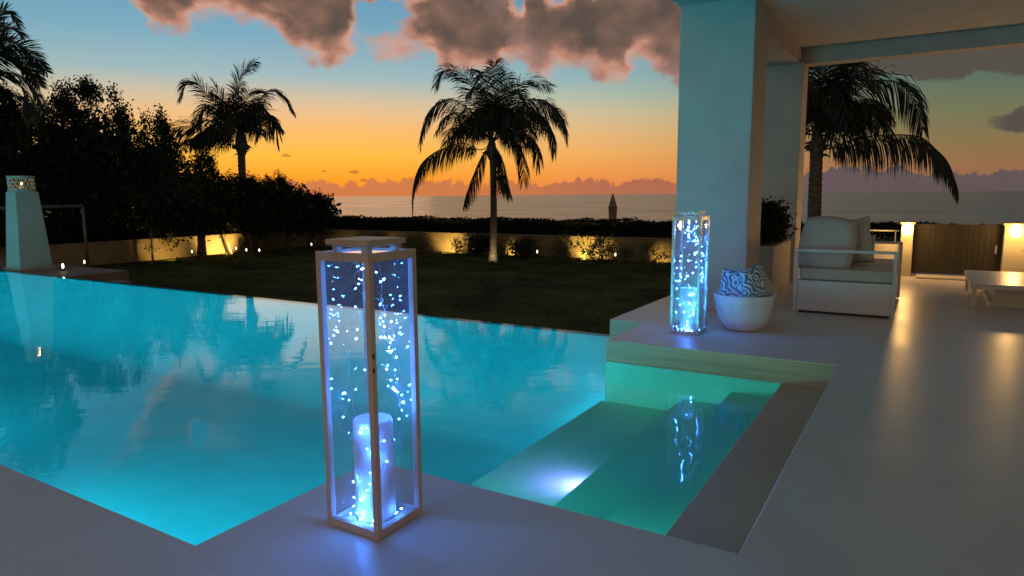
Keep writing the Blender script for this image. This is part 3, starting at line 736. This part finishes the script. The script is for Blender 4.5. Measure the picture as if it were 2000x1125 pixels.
# ------------------------------------------------------------------ palms
PALMS = {
 "P1": ((-13.59, 21.1), [[[-0.0,-0.0,3.34],[-0.33,-0.15,4.48],[-0.69,-0.31,5.47],[-1.06,-0.5,5.83],[-1.49,-0.74,5.89],[-1.8,-0.9,5.35]],[[-0.0,-0.0,3.34],[-0.23,-0.27,4.09],[-0.71,-0.72,4.61],[-1.09,-1.11,4.81],[-1.46,-1.52,4.48],[-1.7,-1.83,3.68],[-1.69,-1.95,3.19]],[[-0.0,-0.0,3.34],[-0.55,-0.0,4.06],[-1.25,-0.12,4.36],[-1.74,-0.1,3.93],[-2.05,0.04,3.44]],[[-0.0,-0.0,3.34],[-0.28,-0.27,3.07],[-0.67,-0.62,3.28],[-0.94,-0.9,3.27],[-1.49,-1.4,2.98],[-1.85,-1.77,2.54],[-2.02,-1.99,1.85],[-2.02,-2.09,0.92]],[[-0.0,-0.0,3.34],[-0.13,-0.32,2.95],[-0.22,-0.62,2.49],[-0.3,-0.92,1.89],[-0.37,-1.21,1.19]],[[-0.0,-0.0,3.34],[0.03,0.14,4.75],[-0.01,0.23,5.66],[-0.04,0.33,6.18]],[[-0.0,-0.0,3.34],[0.03,-0.19,4.36],[0.06,-0.38,5.4],[0.07,-0.58,5.71],[-0.0,-0.84,5.51]],[[-0.0,-0.0,3.34],[0.17,0.43,4.05],[0.17,0.74,5.17],[0.07,0.99,5.89]],[[-0.0,-0.0,3.34],[0.42,0.2,4.02],[0.81,0.39,5.16],[1.22,0.56,5.47],[1.91,0.89,5.26]],[[-0.0,-0.0,3.34],[0.36,0.27,4.04],[0.87,0.61,4.74],[1.38,0.94,4.85],[1.85,1.23,4.57],[2.17,1.44,3.98],[2.28,1.53,3.38]],[[-0.0,-0.0,3.34],[0.5,0.08,3.91],[1.1,0.21,4.31],[1.81,0.38,4.23],[2.23,0.38,3.73],[2.42,0.25,2.86]],[[-0.0,-0.0,3.34],[0.49,0.63,4.05],[0.99,1.24,4.58],[1.52,1.84,4.55],[1.74,2.26,4.15]],[[-0.0,-0.0,3.34],[0.3,0.05,3.56],[1.02,0.34,3.64],[1.45,0.46,3.46],[1.65,0.43,3.02],[1.73,0.33,2.45]],[[-0.0,-0.0,3.34],[0.27,0.44,3.54],[0.55,0.87,3.42],[0.63,1.18,2.75],[0.53,1.38,1.94]],[[-0.0,-0.0,3.34],[0.14,0.29,2.95],[0.19,0.51,2.22],[0.29,0.77,1.54]],[[-0.0,-0.0,3.34],[0.27,-0.03,2.84],[0.37,-0.16,2.11],[0.4,-0.33,1.69]],[[-0.0,-0.0,3.34],[-0.45,0.36,4.36],[-0.99,0.67,4.61],[-1.46,1.01,4.2],[-1.86,1.41,3.82]],[[-0.0,-0.0,3.34],[0.25,-0.55,4.05],[0.44,-1.15,4.33],[0.62,-1.75,3.88],[0.88,-2.29,3.37]],[[-0.0,-0.0,3.34],[-0.16,0.61,4.36],[-0.15,1.32,4.75],[-0.22,1.98,4.3],[-0.48,2.53,3.83]],[[-0.0,-0.0,3.34],[0.42,-0.38,4.14],[0.9,-0.73,4.42],[1.45,-1.04,3.99],[1.79,-1.48,3.43]],[[-0.0,-0.0,3.34],[0.37,-0.5,4.22],[0.69,-1.05,4.49],[1.05,-1.55,4.08],[1.41,-2.07,3.53]],[[-0.0,-0.0,3.34],[-0.3,0.55,4.55],[-0.5,1.16,5.0],[-0.76,1.74,4.7],[-1.08,2.28,4.08]],[[-0.0,-0.0,3.34],[-0.23,-0.63,3.99],[-0.37,-1.22,3.95],[-0.36,-1.7,3.53],[-0.21,-2.08,3.02]],[[-0.0,-0.0,3.34],[0.84,0.05,4.24],[1.5,-0.02,4.19],[1.85,-0.28,3.72],[2.05,-0.63,3.17]],[[-0.0,-0.0,3.34],[-0.2,-0.01,4.49],[-0.48,-0.08,5.13],[-0.69,-0.09,5.32],[-0.97,-0.17,5.07]],[[-0.0,-0.0,3.34],[0.17,0.26,4.49],[0.43,0.56,5.04],[0.6,0.81,5.15],[0.78,1.06,4.89]]]),
 "P2": ((-26.95, 20.73), [[[0.02,0.03,4.29],[-0.17,-0.12,4.45],[-0.73,-0.78,5.71],[-1.09,-1.18,6.45],[-1.38,-1.5,6.47],[-1.61,-1.74,5.85]],[[0.02,0.03,4.29],[-0.09,-0.4,5.01],[-0.19,-0.81,5.95],[-0.14,-1.02,6.38]],[[0.02,0.03,4.29],[-0.07,-0.01,5.05],[-0.03,0.12,6.23],[0.02,0.27,6.99],[0.35,0.77,7.54]],[[0.02,0.03,4.29],[0.07,0.19,5.17],[0.47,0.79,5.86],[0.72,1.18,6.3],[1.04,1.66,6.14],[1.29,2.03,5.45]],[[0.02,0.03,4.29],[0.27,0.16,5.04],[0.66,0.45,5.56],[1.03,0.72,5.34],[1.33,0.88,4.7],[1.48,0.88,3.91]],[[0.02,0.03,4.29],[-0.31,-0.24,4.93],[-0.86,-0.83,5.49],[-1.2,-1.13,5.13],[-1.39,-1.22,4.55]],[[0.02,0.03,4.29],[-0.1,-0.33,3.98],[-0.39,-0.92,4.18],[-0.88,-1.84,4.54],[-1.2,-2.53,4.39],[-1.25,-2.83,3.99]],[[0.02,0.03,4.29],[-0.38,-0.25,4.16],[-0.98,-0.82,4.44],[-1.35,-1.09,4.29],[-1.64,-1.24,3.77]],[[0.02,0.03,4.29],[0.35,0.08,4.69],[0.81,0.3,5.13],[1.07,0.27,4.66],[1.15,0.01,4.14]],[[0.02,0.03,4.29],[0.01,0.33,5.37],[-0.03,0.61,6.11],[0.1,1.09,6.38]],[[0.02,0.03,4.29],[-0.49,0.19,4.95],[-1.03,0.3,5.46],[-1.55,0.43,5.04],[-2.02,0.64,4.61]],[[0.02,0.03,4.29],[0.33,-0.39,4.85],[0.66,-0.78,5.3],[0.92,-1.27,4.85],[1.24,-1.68,4.2]],[[0.02,0.03,4.29],[0.5,-0.17,4.86],[1.04,-0.29,5.26],[1.51,-0.5,4.77],[1.91,-0.8,4.18]],[[0.02,0.03,4.29],[-0.32,0.4,5.08],[-0.62,0.84,5.72],[-0.91,1.27,5.43],[-1.27,1.63,4.88]],[[0.02,0.03,4.29],[-0.39,-0.01,5.16],[-0.8,-0.06,5.75],[-1.17,-0.06,5.78],[-1.55,-0.08,5.46]],[[0.02,0.03,4.29],[0.41,-0.07,5.1],[0.65,-0.35,5.72],[0.83,-0.73,5.99]],[[0.02,0.03,4.29],[-0.03,-0.45,4.53],[-0.14,-1.02,4.72],[-0.18,-1.51,4.46],[-0.08,-1.8,3.89]],[[0.02,0.03,4.29],[-0.38,-0.16,4.3],[-0.93,-0.58,4.62],[-1.42,-0.92,4.3],[-2.01,-1.43,4.0]]]),
 "P3": ((-2.1, 16.87), [[[-0.1,-0.01,2.74],[-0.15,0.05,2.87],[-0.14,0.12,3.89],[0.0,0.2,4.99]],[[-0.1,-0.01,2.74],[-0.16,-0.22,3.09],[-0.28,-0.44,3.94],[-0.44,-0.67,4.77]],[[-0.1,-0.01,2.74],[-0.06,0.14,3.22],[0.05,0.31,4.12],[0.19,0.48,4.8],[0.37,0.65,4.92]],[[-0.1,-0.01,2.74],[0.02,0.04,2.93],[0.28,0.11,3.69],[0.53,0.18,4.14],[0.7,0.23,4.22],[0.85,0.28,3.88]],[[-0.1,-0.01,2.74],[0.09,-0.02,2.92],[0.52,-0.01,3.5],[0.97,-0.01,3.8],[1.39,-0.02,3.71],[1.69,-0.04,3.4],[1.92,-0.07,2.73]],[[-0.1,-0.01,2.74],[0.17,-0.18,2.84],[0.5,-0.35,3.19],[0.86,-0.52,3.28],[1.18,-0.7,2.8]],[[-0.1,-0.01,2.74],[0.11,0.19,2.94],[0.48,0.4,3.38],[0.95,0.62,3.48],[1.27,0.81,3.14]],[[-0.1,-0.01,2.74],[0.12,-0.03,2.42],[0.57,-0.03,2.57],[1.04,-0.03,2.65],[1.82,-0.04,2.6],[2.19,-0.08,2.3],[2.42,-0.13,2.01],[2.61,-0.18,1.51]],[[-0.1,-0.01,2.74],[-0.37,0.08,3.13],[-0.84,0.13,3.73],[-1.24,0.18,3.83],[-1.58,0.24,3.33]],[[-0.1,-0.01,2.74],[-0.37,-0.18,2.77],[-0.77,-0.37,3.0],[-1.11,-0.56,2.78],[-1.22,-0.71,2.21]],[[-0.1,-0.01,2.74],[-0.28,0.19,3.36],[-0.62,0.37,4.2],[-1.0,0.53,4.6],[-1.36,0.69,4.43]],[[-0.1,-0.01,2.74],[0.01,-0.4,3.22],[0.23,-0.78,3.64],[0.47,-1.15,3.37],[0.67,-1.54,2.86]],[[-0.1,-0.01,2.74],[-0.16,0.41,3.48],[-0.08,0.85,4.1],[0.14,1.3,4.14],[0.34,1.75,3.83]],[[-0.1,-0.01,2.74],[-0.05,-0.38,3.23],[-0.08,-0.77,3.77],[-0.18,-1.16,3.83],[-0.25,-1.55,3.38]],[[-0.1,-0.01,2.74],[-0.27,0.47,3.38],[-0.47,0.95,4.03],[-0.77,1.41,4.12]],[[-0.1,-0.01,2.74],[-0.08,-0.21,3.41],[0.02,-0.4,4.03],[0.24,-0.58,4.4],[0.44,-0.76,4.24]],[[-0.1,-0.01,2.74],[-0.14,0.08,3.56],[-0.19,0.18,4.35],[-0.32,0.26,5.04]],[[-0.1,-0.01,2.74],[0.03,-0.1,3.08],[0.4,-0.16,3.81],[0.8,-0.22,3.92],[1.1,-0.3,3.68]],[[-0.1,-0.01,2.74],[0.12,-0.29,2.71],[0.49,-0.55,2.96],[0.8,-0.82,2.87],[1.01,-1.11,2.48]]]),
 "P4": ((-25.35, 9.3), [[[0.19,0.49,4.91],[0.31,0.8,5.78],[0.53,1.33,6.6],[0.66,1.63,6.72],[0.77,1.88,6.49]],[[0.19,0.49,4.91],[0.18,0.82,5.49],[0.28,1.39,6.18],[0.43,2.04,6.2],[0.53,2.55,5.55]],[[0.19,0.49,4.91],[0.4,0.7,5.15],[0.76,1.25,5.34],[1.13,1.76,4.99],[1.37,1.99,4.22]],[[0.19,0.49,4.91],[0.24,0.84,5.94],[0.29,1.16,6.75],[0.39,1.58,7.28],[0.47,1.94,6.88]],[[0.19,0.49,4.91],[0.4,0.69,5.0],[0.79,1.32,4.74],[1.1,1.71,4.29],[1.28,1.78,3.58]],[[0.19,0.49,4.91],[0.16,0.78,5.03],[0.29,1.4,4.87],[0.31,1.76,4.19],[0.25,1.93,3.4]],[[0.19,0.49,4.91],[0.02,0.76,5.65],[-0.23,0.81,6.6],[-0.33,1.22,7.61],[-0.4,1.71,8.19]],[[0.19,0.49,4.91],[0.44,0.45,5.41],[0.48,-0.13,6.04],[0.52,-0.77,5.78],[0.63,-1.22,5.0]],[[0.19,0.49,4.91],[-0.12,0.64,5.19],[-0.69,0.06,5.16],[-1.22,-0.46,4.38]],[[0.19,0.49,4.91],[0.23,0.6,4.85],[0.35,0.91,4.42],[0.48,1.21,3.66],[0.5,1.26,2.87]],[[0.19,0.49,4.91],[0.11,0.83,5.35],[0.21,1.6,5.92],[0.23,2.15,5.68],[0.17,2.49,5.09]],[[0.19,0.49,4.91],[0.48,0.7,5.44],[0.91,1.21,6.3],[1.22,1.41,6.15],[1.55,1.66,5.93]],[[0.19,0.49,4.91],[0.26,0.67,4.93],[0.46,1.16,4.59],[0.59,1.47,3.91],[0.61,1.52,3.12]],[[0.19,0.49,4.91],[0.52,0.65,5.13],[1.04,1.25,5.17],[1.43,1.52,4.55],[1.67,1.44,3.76]],[[0.19,0.49,4.91],[0.05,0.82,5.66],[-0.01,1.35,6.05],[-0.03,1.92,5.99],[-0.06,2.48,5.44]]]),
}

def catmull(P, n):
    P = [Vector(p) for p in P]; Q = [P[0]*2-P[1]]+P+[P[-1]*2-P[-2]]; out = []
    for i in range(len(P)-1):
        for k in range(n):
            t = k/n; a, b, c, d = Q[i:i+4]
            out.append(.5*((2*b)+(c-a)*t+(2*a-5*b+4*c-d)*t*t+(3*b-a-3*c+d)*t**3))
    out.append(P[-1]); return out
def frond(parent, P, rnd, ll=.75, hang=.55, gap=.045, wid=.022, stem=.022, roll=.3):
    roll = rnd.uniform(-roll, roll)
    C = catmull(P, 14); V, F = [], []
    L = [0]
    for i in range(1, len(C)): L.append(L[-1]+(C[i]-C[i-1]).length)
    tot = L[-1]
    def atl(s):
        for i in range(1, len(C)):
            if L[i] >= s: break
        u = (s-L[i-1])/max(1e-6, L[i]-L[i-1]); return C[i-1].lerp(C[i], u), (C[i]-C[i-1]).normalized()
    down = Vector((0, 0, -1)); s = tot*.14
    while s < tot*.998:
        p, T = atl(s); u = s/tot
        S = T.cross(Vector((0, 0, 1)))
        if S.length < .25: S = T.cross(Vector((.5, .8, 0)))
        S.normalize(); S = (S*math.cos(roll) + S.cross(T)*math.sin(roll)).normalized()
        env = (min(1, (u-.08)/.22)**.6)*(1-.62*max(0, (u-.5)/.5)**1.6)
        for sd in (-1, 1):
            l = ll*env*rnd.uniform(.8, 1.08)
            up_ = S.cross(T); up_ = up_ if up_.z > 0 else -up_
            d = (T*(.30+.55*u) + S*sd*rnd.uniform(.6, .95) + up_*rnd.uniform(-.05, .15) + down*max(0, hang-.3)*1.5).normalized()
            pts = [p]; dd = d
            for k in range(3):
                dd = (dd + down*hang*rnd.uniform(.6, 1.1)*(k+.6)*.7).normalized(); pts.append(pts[-1]+dd*l/3)
            wv = T.cross(dd).cross(dd).normalized() if False else (T - dd*T.dot(dd))
            wv = (wv.normalized() + Vector((rnd.gauss(0, .4), rnd.gauss(0, .4), rnd.gauss(0, .2)))).normalized()
            q = len(V); W = [wid*.5, wid, wid*.75]
            for k in range(3): V += [tuple(pts[k]-wv*W[k]*.5), tuple(pts[k]+wv*W[k]*.5)]
            V.append(tuple(pts[3])); F += [(q, q+1, q+3, q+2), (q+2, q+3, q+5, q+4), (q+4, q+5, q+6)]
        s += gap*rnd.uniform(.7, 1.3)
    # rachis
    for i in range(0, len(C)):
        r = stem*(1-.85*i/len(C)); q = len(V); T = (C[min(i+1, len(C)-1)]-C[max(0, i-1)]).normalized()
        a = T.cross(Vector((.3, .9, .1))).normalized(); b_ = T.cross(a)
        for k in range(4):
            an = k*math.pi/2; V.append(tuple(C[i]+(a*math.cos(an)+b_*math.sin(an))*r))
        if i:
            for k in range(4): F.append((q-4+k, q-4+(k+1) % 4, q+(k+1) % 4, q+k))
    return raw('frond', V, F, M['frond'], parent)
def palm(key, label, zg, r0, r1, lean, ll, seed, hang=.55, gap=.045, wid=.022, stubs=10, boss=.2, cr=None):
    (bx, by), fr = PALMS[key]
    root = empty('coconut_palm' if key != 'P4' else 'feather_palm', (bx, by, zg), label, 'palm tree')
    rnd = random.Random(seed)
    top = Vector(fr[0][0]); tz = top.z-zg
    pts, rad = [], []
    for i in range(91):
        u = i/90; pts.append((lean*math.sin(u*math.pi)+top.x*u, top.y*u, tz*u)); rad.append((r0+(r1-r0)*u+ (.45*r0*max(0, 1-u*9)))*(1+.09*((i % 3) == 0))*(1+rnd.uniform(-.025, .025)))
    MB().tube(pts, rad, 14).build('trunk', M['palm_bark'], root)
    tz_ = Vector((top.x, top.y, tz))
    cb = MB(); cb.tube([tz_-Vector((0, 0, boss*3.2)), tz_-Vector((0, 0, boss*2)), tz_-Vector((0, 0, boss*.6)), tz_+Vector((0, 0, boss*1.3))], [r1*1.05, boss*.95, boss*.8, boss*.25], 12)
    for k in range(5):
        a = k*1.25+.4; cb.ico((top.x+math.cos(a)*boss, top.y+math.sin(a)*boss, tz-boss*1.9), boss*.42, 1)
    cb.build('crown_base', M['bark'], root)
    for k in range(stubs):
        a = rnd.uniform(0, 6.28); l = rnd.uniform(.35, .7)*boss*3.2; z = tz-boss*rnd.uniform(1.2, 2.8)
        p0 = Vector((top.x, top.y, z)); d = Vector((math.cos(a), math.sin(a), rnd.uniform(-.35, .7))).normalized()
        MB().tube([p0+d*r1*.6, p0+d*l*.7, p0+d*l+Vector((0, 0, -.04))], [.035, .03, .006], 5).build('frond_stub', M['bark'], root)
    for P in fr:
        Q = [(p[0], p[1], p[2]-zg) for p in P]
        drop = (Q[-1][2]-Q[0][2])/max(.5, sum((Vector(Q[i+1])-Vector(Q[i])).length for i in range(len(Q)-1)))
        frond(root, Q, rnd, ll, hang*(.38 if drop > .35 else .62 if drop > -.1 else 1), gap, wid, roll=1.0 if drop > -.1 else .35)
    if key != 'P4':
        R_ = max((Vector(P[-1])-Vector(P[0])).length for P in fr)
        for k in range(9):
            a = k*2.4+.7; q = rnd.uniform(.4, .8); up_ = rnd.uniform(.15, .75)
            d = Vector((math.cos(a), math.sin(a), 0)); L_ = R_*q*.9; c0 = Vector((top.x, top.y, tz))
            frond(root, [c0, c0+d*L_*.3+Vector((0, 0, L_*up_*.6)), c0+d*L_*.65+Vector((0, 0, L_*up_*.75)), c0+d*L_*.9+Vector((0, 0, L_*(up_*.5-.15)))], rnd, ll*.8, hang*.6, gap*1.5, wid)
    return root
palm('P1', 'coconut palm in the middle of the lawn with its trunk foot lit', -1, .135, .095, .06, 1.08, 1, hang=.72, gap=.034, wid=.032, stubs=7, boss=.2)
palm('P2', 'coconut palm silhouetted behind the low trees against the orange sky', -1, .19, .15, -.05, 1.3, 2, hang=.6, gap=.036, wid=.042, stubs=10, boss=.3)
palm('P3', 'coconut palm just beyond the deck between the column and the gate', -1, .16, .125, -.03, .98, 3, hang=.9, gap=.027, wid=.026, stubs=22, boss=.16)
palm('P4', 'feathery palm at the frame edge above the dark trees', -1, .2, .17, 0, .7, 4, hang=.2, gap=.032, wid=.045, stubs=4, boss=.25)

# ------------------------------------------------------------------ broadleaf trees
def tree(x, y, z, blobs, n, size, label, seed, tr=.14, name='broadleaf_tree', inner=.6):
    root = empty(name, (x, y, z), label, 'tree', 'dark trees beyond the pool')
    rnd = random.Random(seed)
    bl = [(b[0]-x, b[1]-y, b[2]-z, b[3], b[4], b[5]) for b in blobs]
    V, F = [], []
    sub = []
    for b in bl:                                   # break every mass into irregular sprays
        for _ in range(15):
            d = Vector((rnd.gauss(0, 1), rnd.gauss(0, 1), rnd.gauss(.25, 1))).normalized(); r = rnd.uniform(.55, 1.02); k = rnd.uniform(.16, .36)
            sub.append((b[0]+d.x*b[3]*r, b[1]+d.y*b[4]*r, b[2]+d.z*b[5]*r, b[3]*k, b[4]*k, b[5]*k*1.25))
    leaves('', bl, int(n*.35), size, '', seed=seed, shell=.5, V=V, F=F, build=False)
    leaves('', sub, int(n*.65), size, '', seed=seed+1, shell=.5, up=.8, V=V, F=F, build=False)
    leaves('', [(b[0], b[1], b[2], b[3]*inner, b[4]*inner, b[5]*inner) for b in bl], int(n*.2), size*2.6, '', seed=seed+2, V=V, F=F, build=False)
    for b in bl:                                   # upright leafy shoots along the skyline
        for _ in range(int(13*b[3])):
            a = rnd.uniform(0, 6.28); r = rnd.uniform(.2, .95); hx, hy = b[0]+math.cos(a)*r*b[3], b[1]+math.sin(a)*r*b[4]
            zt = b[2]+b[5]*math.sqrt(max(0, 1-r*r))
            hh = rnd.uniform(.25, .8)*(b[5]**.5)*.8; w_ = rnd.uniform(.09, .17)
            leaves('', [(hx, hy, zt+hh*.45, w_, w_, hh*.75)], 190, size*.8, '', seed=rnd.randrange(9999), shell=.6, up=1.2, V=V, F=F, build=False)
    raw('crown', V, F, M['leaf'], root)
    t = MB(); c0 = bl[0]; hgt = max(.5, c0[2]-c0[5]*.5)
    t.tube([(0, 0, -.1), (.03, .02, hgt*.4), (c0[0]*.2, c0[1]*.2, hgt*.8), (c0[0]*.6, c0[1]*.6, c0[2])], [tr*1.35, tr, tr*.85, tr*.5], 10)
    for b in bl+sub[::4]:
        t.tube([(c0[0]*.1, c0[1]*.1, hgt*.7), ((b[0])*.55, b[1]*.55, (hgt+b[2])*.5), (b[0], b[1], b[2])], [tr*.5, tr*.3, .012], 6)
    t.build('trunk', M['bark'], root)
tree(-28.4, 12.0, -1, [(-28.4, 11.6, 2.6, 1.8, 1.9, 2.3), (-28.6, 12.9, 1.7, 1.8, 1.9, 2.2), (-28.0, 10.4, 1.2, 2, 1.6, 2.0)], 12000, .13, 'big dark tree under the feathery palm', 41, .2)
tree(-25.4, 9.2, -1, [(-25.5, 10.0, 3.8, 1.0, 1.0, 1.5), (-25.6, 9.0, 3.4, 1.2, 1.1, 1.6), (-25.7, 9.3, 1.6, 1.6, 1.4, 1.8)], 10000, .12, 'dark leafy tree wrapped round the feathery palm at the frame edge', 49, .18)
tree(-27.9, 14.9, -1, [(-28.0, 14.9, 2.9, 1.5, 1.3, 2.5), (-27.9, 15.1, 1.4, 1.7, 1.6, 1.8), (-28.1, 13.7, 2.5, 1.1, 1.1, 2.3)], 13000, .13, 'tallest dark tree rising behind the side wall', 42, .2)
tree(-27.5, 17.0, -1, [(-27.3, 16.7, 2.3, 1.3, 1.2, 1.9), (-27.2, 16.9, .9, 1.5, 1.4, 1.5)], 10000, .13, 'dark tree stepping down beside the silhouetted coconut palm', 43, .18)
tree(-26.9, 18.3, -1, [(-26.3, 18.1, 1.9, .75, .8, 1.1)], 1500, .11, 'sparse tree with glowing sky showing through its leaves', 44, .07, inner=.3)
tree(-25.2, 17.2, -1, [(-24.6, 16.9, .95, 1.25, 1.5, .95), (-24.5, 16.0, .9, 1.1, 1.2, .8)], 9000, .11, 'low spreading tree with dark trunk in front of the glowing wall', 45, .16)
tree(-26.2, 20.4, -1, [(-25.7, 19.6, .95, 1.3, 1.2, 1.0), (-25.8, 20.6, .9, 1.1, 1.0, .95)], 9000, .11, 'low rounded tree right below the silhouetted coconut palm', 46, .13)
tree(-25.5, 21.9, -1, [(-25.3, 21.3, .95, 1.0, .9, .95), (-25.1, 22.0, .7, .9, .8, .85)], 7500, .11, 'low dark tree in the wall corner against the horizon', 47, .13)
tree(-24.9, 23.0, -1, [(-24.6, 22.6, .80, .55, .5, .62), (-24.0, 22.85, .72, .42, .4, .42), (-24.5, 22.7, .3, .5, .5, .4)], 2300, .11, 'loose outermost tree leaning out over the sea view', 48, .1, inner=.35)
# hedge like undergrowth that closes the view below the crowns
e = empty('dark_hedge', (-28, 12, -1), 'continuous dark hedge behind the side wall under the trees', 'hedge')
bl = [(rnd.uniform(-.6, 0), y, 1.0, .8, 1.3, 1.2) for y in (-6, -4, -2, 0, 2, 4, 6, 8, 10, 12)]
leaves('foliage', bl, 26000, .13, 'hedge', e, 60, shell=.6)
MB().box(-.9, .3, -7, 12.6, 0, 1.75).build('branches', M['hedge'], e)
# sapling, stake
sp = empty('sapling', (-25.9, 15.55, -1), 'thin young sapling with few leaves in front of the glowing side wall', 'sapling')
MB().tube([(0, 0, 0), (.02, .01, .6), (0, .02, 1.3)], [.045, .04, .03], 8).build('trunk', M['bark'], sp)
leaves('crown', [(0, 0, .48, .25, .25, .06), (0, 0, 1.35, .4, .4, .25)], 260, .08, 'leaf', sp, 70)
o = MB().tube([(0, 0, 0), (-.1, -.42, 1.45)], .025, 8).build('support_stake', M['bark']); o.location = (-25.7, 19.0, -1); tag(o, 'thin wooden stake leaning across the brightest part of the side wall', 'stake')

# ------------------------------------------------------------------ closed umbrella beyond the hedge
um = empty('parasol', (-12.78, 30.4, -1), 'closed beach parasol standing beyond the hedge against the sea', 'parasol')
MB().tube([(0, 0, 0), (0, 0, 2.35)], .025, 8).build('pole', M['bark'], um)
mb = MB(); n = 16; prof = [(.14, .55), (.20, .75), (.17, 1.3), (.19, 1.85), (.15, 2.0), (.10, 2.2), (.04, 2.42), (.01, 2.47)]
rings = []
for r, z in prof: rings.append([mb.bm.verts.new((r*(1+.16*(-1)**k)*math.cos(2*math.pi*k/n), r*(1+.16*(-1)**k)*math.sin(2*math.pi*k/n), z)) for k in range(n)])
for i in range(len(rings)-1):
    for k in range(n): mb.bm.faces.new((rings[i][k], rings[i][(k+1) % n], rings[i+1][(k+1) % n], rings[i+1][k]))
mb.build('canopy', M['canvas'], um)
MB().lathe([(.2, 1.82), (.23, 1.84), (.17, 1.95), (.12, 1.97)], n=12).build('strap', M['canvas'], um)

# ------------------------------------------------------------------ terrace, plinth, goal frame at the far pool end
tag(MB().box(-24, -16.0, 7.605, 9.0, -1.4, -.235, bev=.01).build('path', M['path']), kind='structure')
for i, (x1, z1) in enumerate(((-15.4, -.42), (-14.8, -.62), (-14.2, -.81))):
    tag(MB().box(-16.0+.6*i, x1, 7.605, 8.7, -1.4, z1, bev=.01).build('steps', M['path']), kind='structure')
def plinth(x, y, z):
    e = empty('fire_plinth', (x, y, z), 'tall tapering pale plinth at the far end of the pool', 'plinth')
    bm = MB(); n = 4
    prof = [(.36, 0), (.245, 1.86)]
    vs = [[bm.bm.verts.new((sx*r, sy*r, zz)) for sx, sy in ((-1, -1), (1, -1), (1, 1), (-1, 1))] for r, zz in prof]
    for k in range(4): bm.bm.faces.new((vs[0][k], vs[0][(k+1) % 4], vs[1][(k+1) % 4], vs[1][k]))
    bm.bm.faces.new(vs[0][::-1]); bm.bm.faces.new(vs[1])
    bmesh.ops.bevel(bm.bm, geom=bm.bm.edges[:], offset=.012, segments=2, affect='EDGES')
    bm.build('body', M['plinth'], e)
    MB().box(-.40, .40, -.4, .4, -.003, .05, bev=.008).build('foot', M['plinth'], e)
plinth(-18.55, 8.05, -.235)
# pierced candle holder: a drum wall with irregular holes
def pierced():
    e = empty('candle_holder', (-18.55, 8.05, 1.628), 'round pierced white candle holder glowing on top of the plinth', 'candle holder')
    bm = bmesh.new(); nu, nv = 18, 4; r, h = .265, .36
    cells = []
    rr = random.Random(5)
    g = [[(2*math.pi*(i+.5*(j % 2)+rr.uniform(-.15, .15)*(0 < j < nv))/nu, h*j/nv) for i in range(nu)] for j in range(nv+1)]
    vs = [[bm.verts.new((r*math.cos(a), r*math.sin(a), z)) for a, z in row] for row in g]
    fs = []
    for j in range(nv):
        for i in range(nu):
            if j % 2 == 0: tri = ((vs[j][i], vs[j][(i+1) % nu], vs[j+1][i]), (vs[j][(i+1) % nu], vs[j+1][(i+1) % nu], vs[j+1][i]))
            else: tri = ((vs[j][i], vs[j][(i+1) % nu], vs[j+1][(i+1) % nu]), (vs[j][i], vs[j+1][(i+1) % nu], vs[j+1][i]))
            for t_ in tri: fs.append(bm.faces.new(t_))
    me = bpy.data.meshes.new('drum'); 
    # dual of the triangle grid gives round cells: keep only struts round each vertex
    cent = {f: f.calc_center_median() for f in bm.faces}
    E = set()
    for ed in bm.edges:
        if len(ed.link_faces) == 2: E.add((tuple(cent[ed.link_faces[0]]), tuple(cent[ed.link_faces[1]])))
    bm.free()
    mb = MB()
    for a, b_ in E: mb.tube([a, b_], .016, 5)
    for z in (.008, h-.012):
        mb.tube([(r*math.cos(k*math.pi/16), r*math.sin(k*math.pi/16), z) for k in range(33)], .022, 6, cap=False)
    mb.build('drum', M['plinth'], e)
    c = MB().lathe([(.05, 0), (.05, .13), (.03, .135)], n=16).build('candle', M['candle'], e); c.location = (.12, -.05, .0)
    f = MB().lathe([(.004, 0), (.022, .03), (.014, .07), (.003, .10)], n=10).build('flame', M['flame'], c); f.location = (0, 0, .14)
    light('flame_light', 'POINT', (.12, -.05, .2), 5, (1, .45, .12), e, shadow_soft_size=.03)
pierced()
gf = empty('goal_frame', (-23.2, 11.5, -1), 'white tubular goal frame standing on the dark lawn behind the plinth', 'goal')
a = Vector((-24.1+23.2, 12.2-11.5, 0)); d = Vector((-22.2+24.1, 9.06-12.18, 0))
for q, nm in ((a, 'post'), (a+d*1.7, 'post')): MB().tube([q, q+Vector((0, 0, 2.18))], .05, 10).build(nm, M['grey_paint'], gf)
MB().tube([a+Vector((0, 0, 2.2)), a+d*1.7+Vector((0, 0, 2.2))], .05, 10).build('crossbar', M['grey_paint'], gf)

# ------------------------------------------------------------------ render settings
vs = scn.view_settings; vs.view_transform = 'Standard'; vs.look = 'None'; vs.exposure = 0; vs.gamma = 1
c = scn.cycles if hasattr(scn, 'cycles') else None
if c:
    c.use_denoising = True; c.transparent_max_bounces = 24; c.max_bounces = 10; c.diffuse_bounces = 5; c.glossy_bounces = 5
    c.caustics_reflective = False; c.caustics_refractive = False; c.sample_clamp_indirect = 30; c.sample_clamp_direct = 0
    c.use_light_tree = True
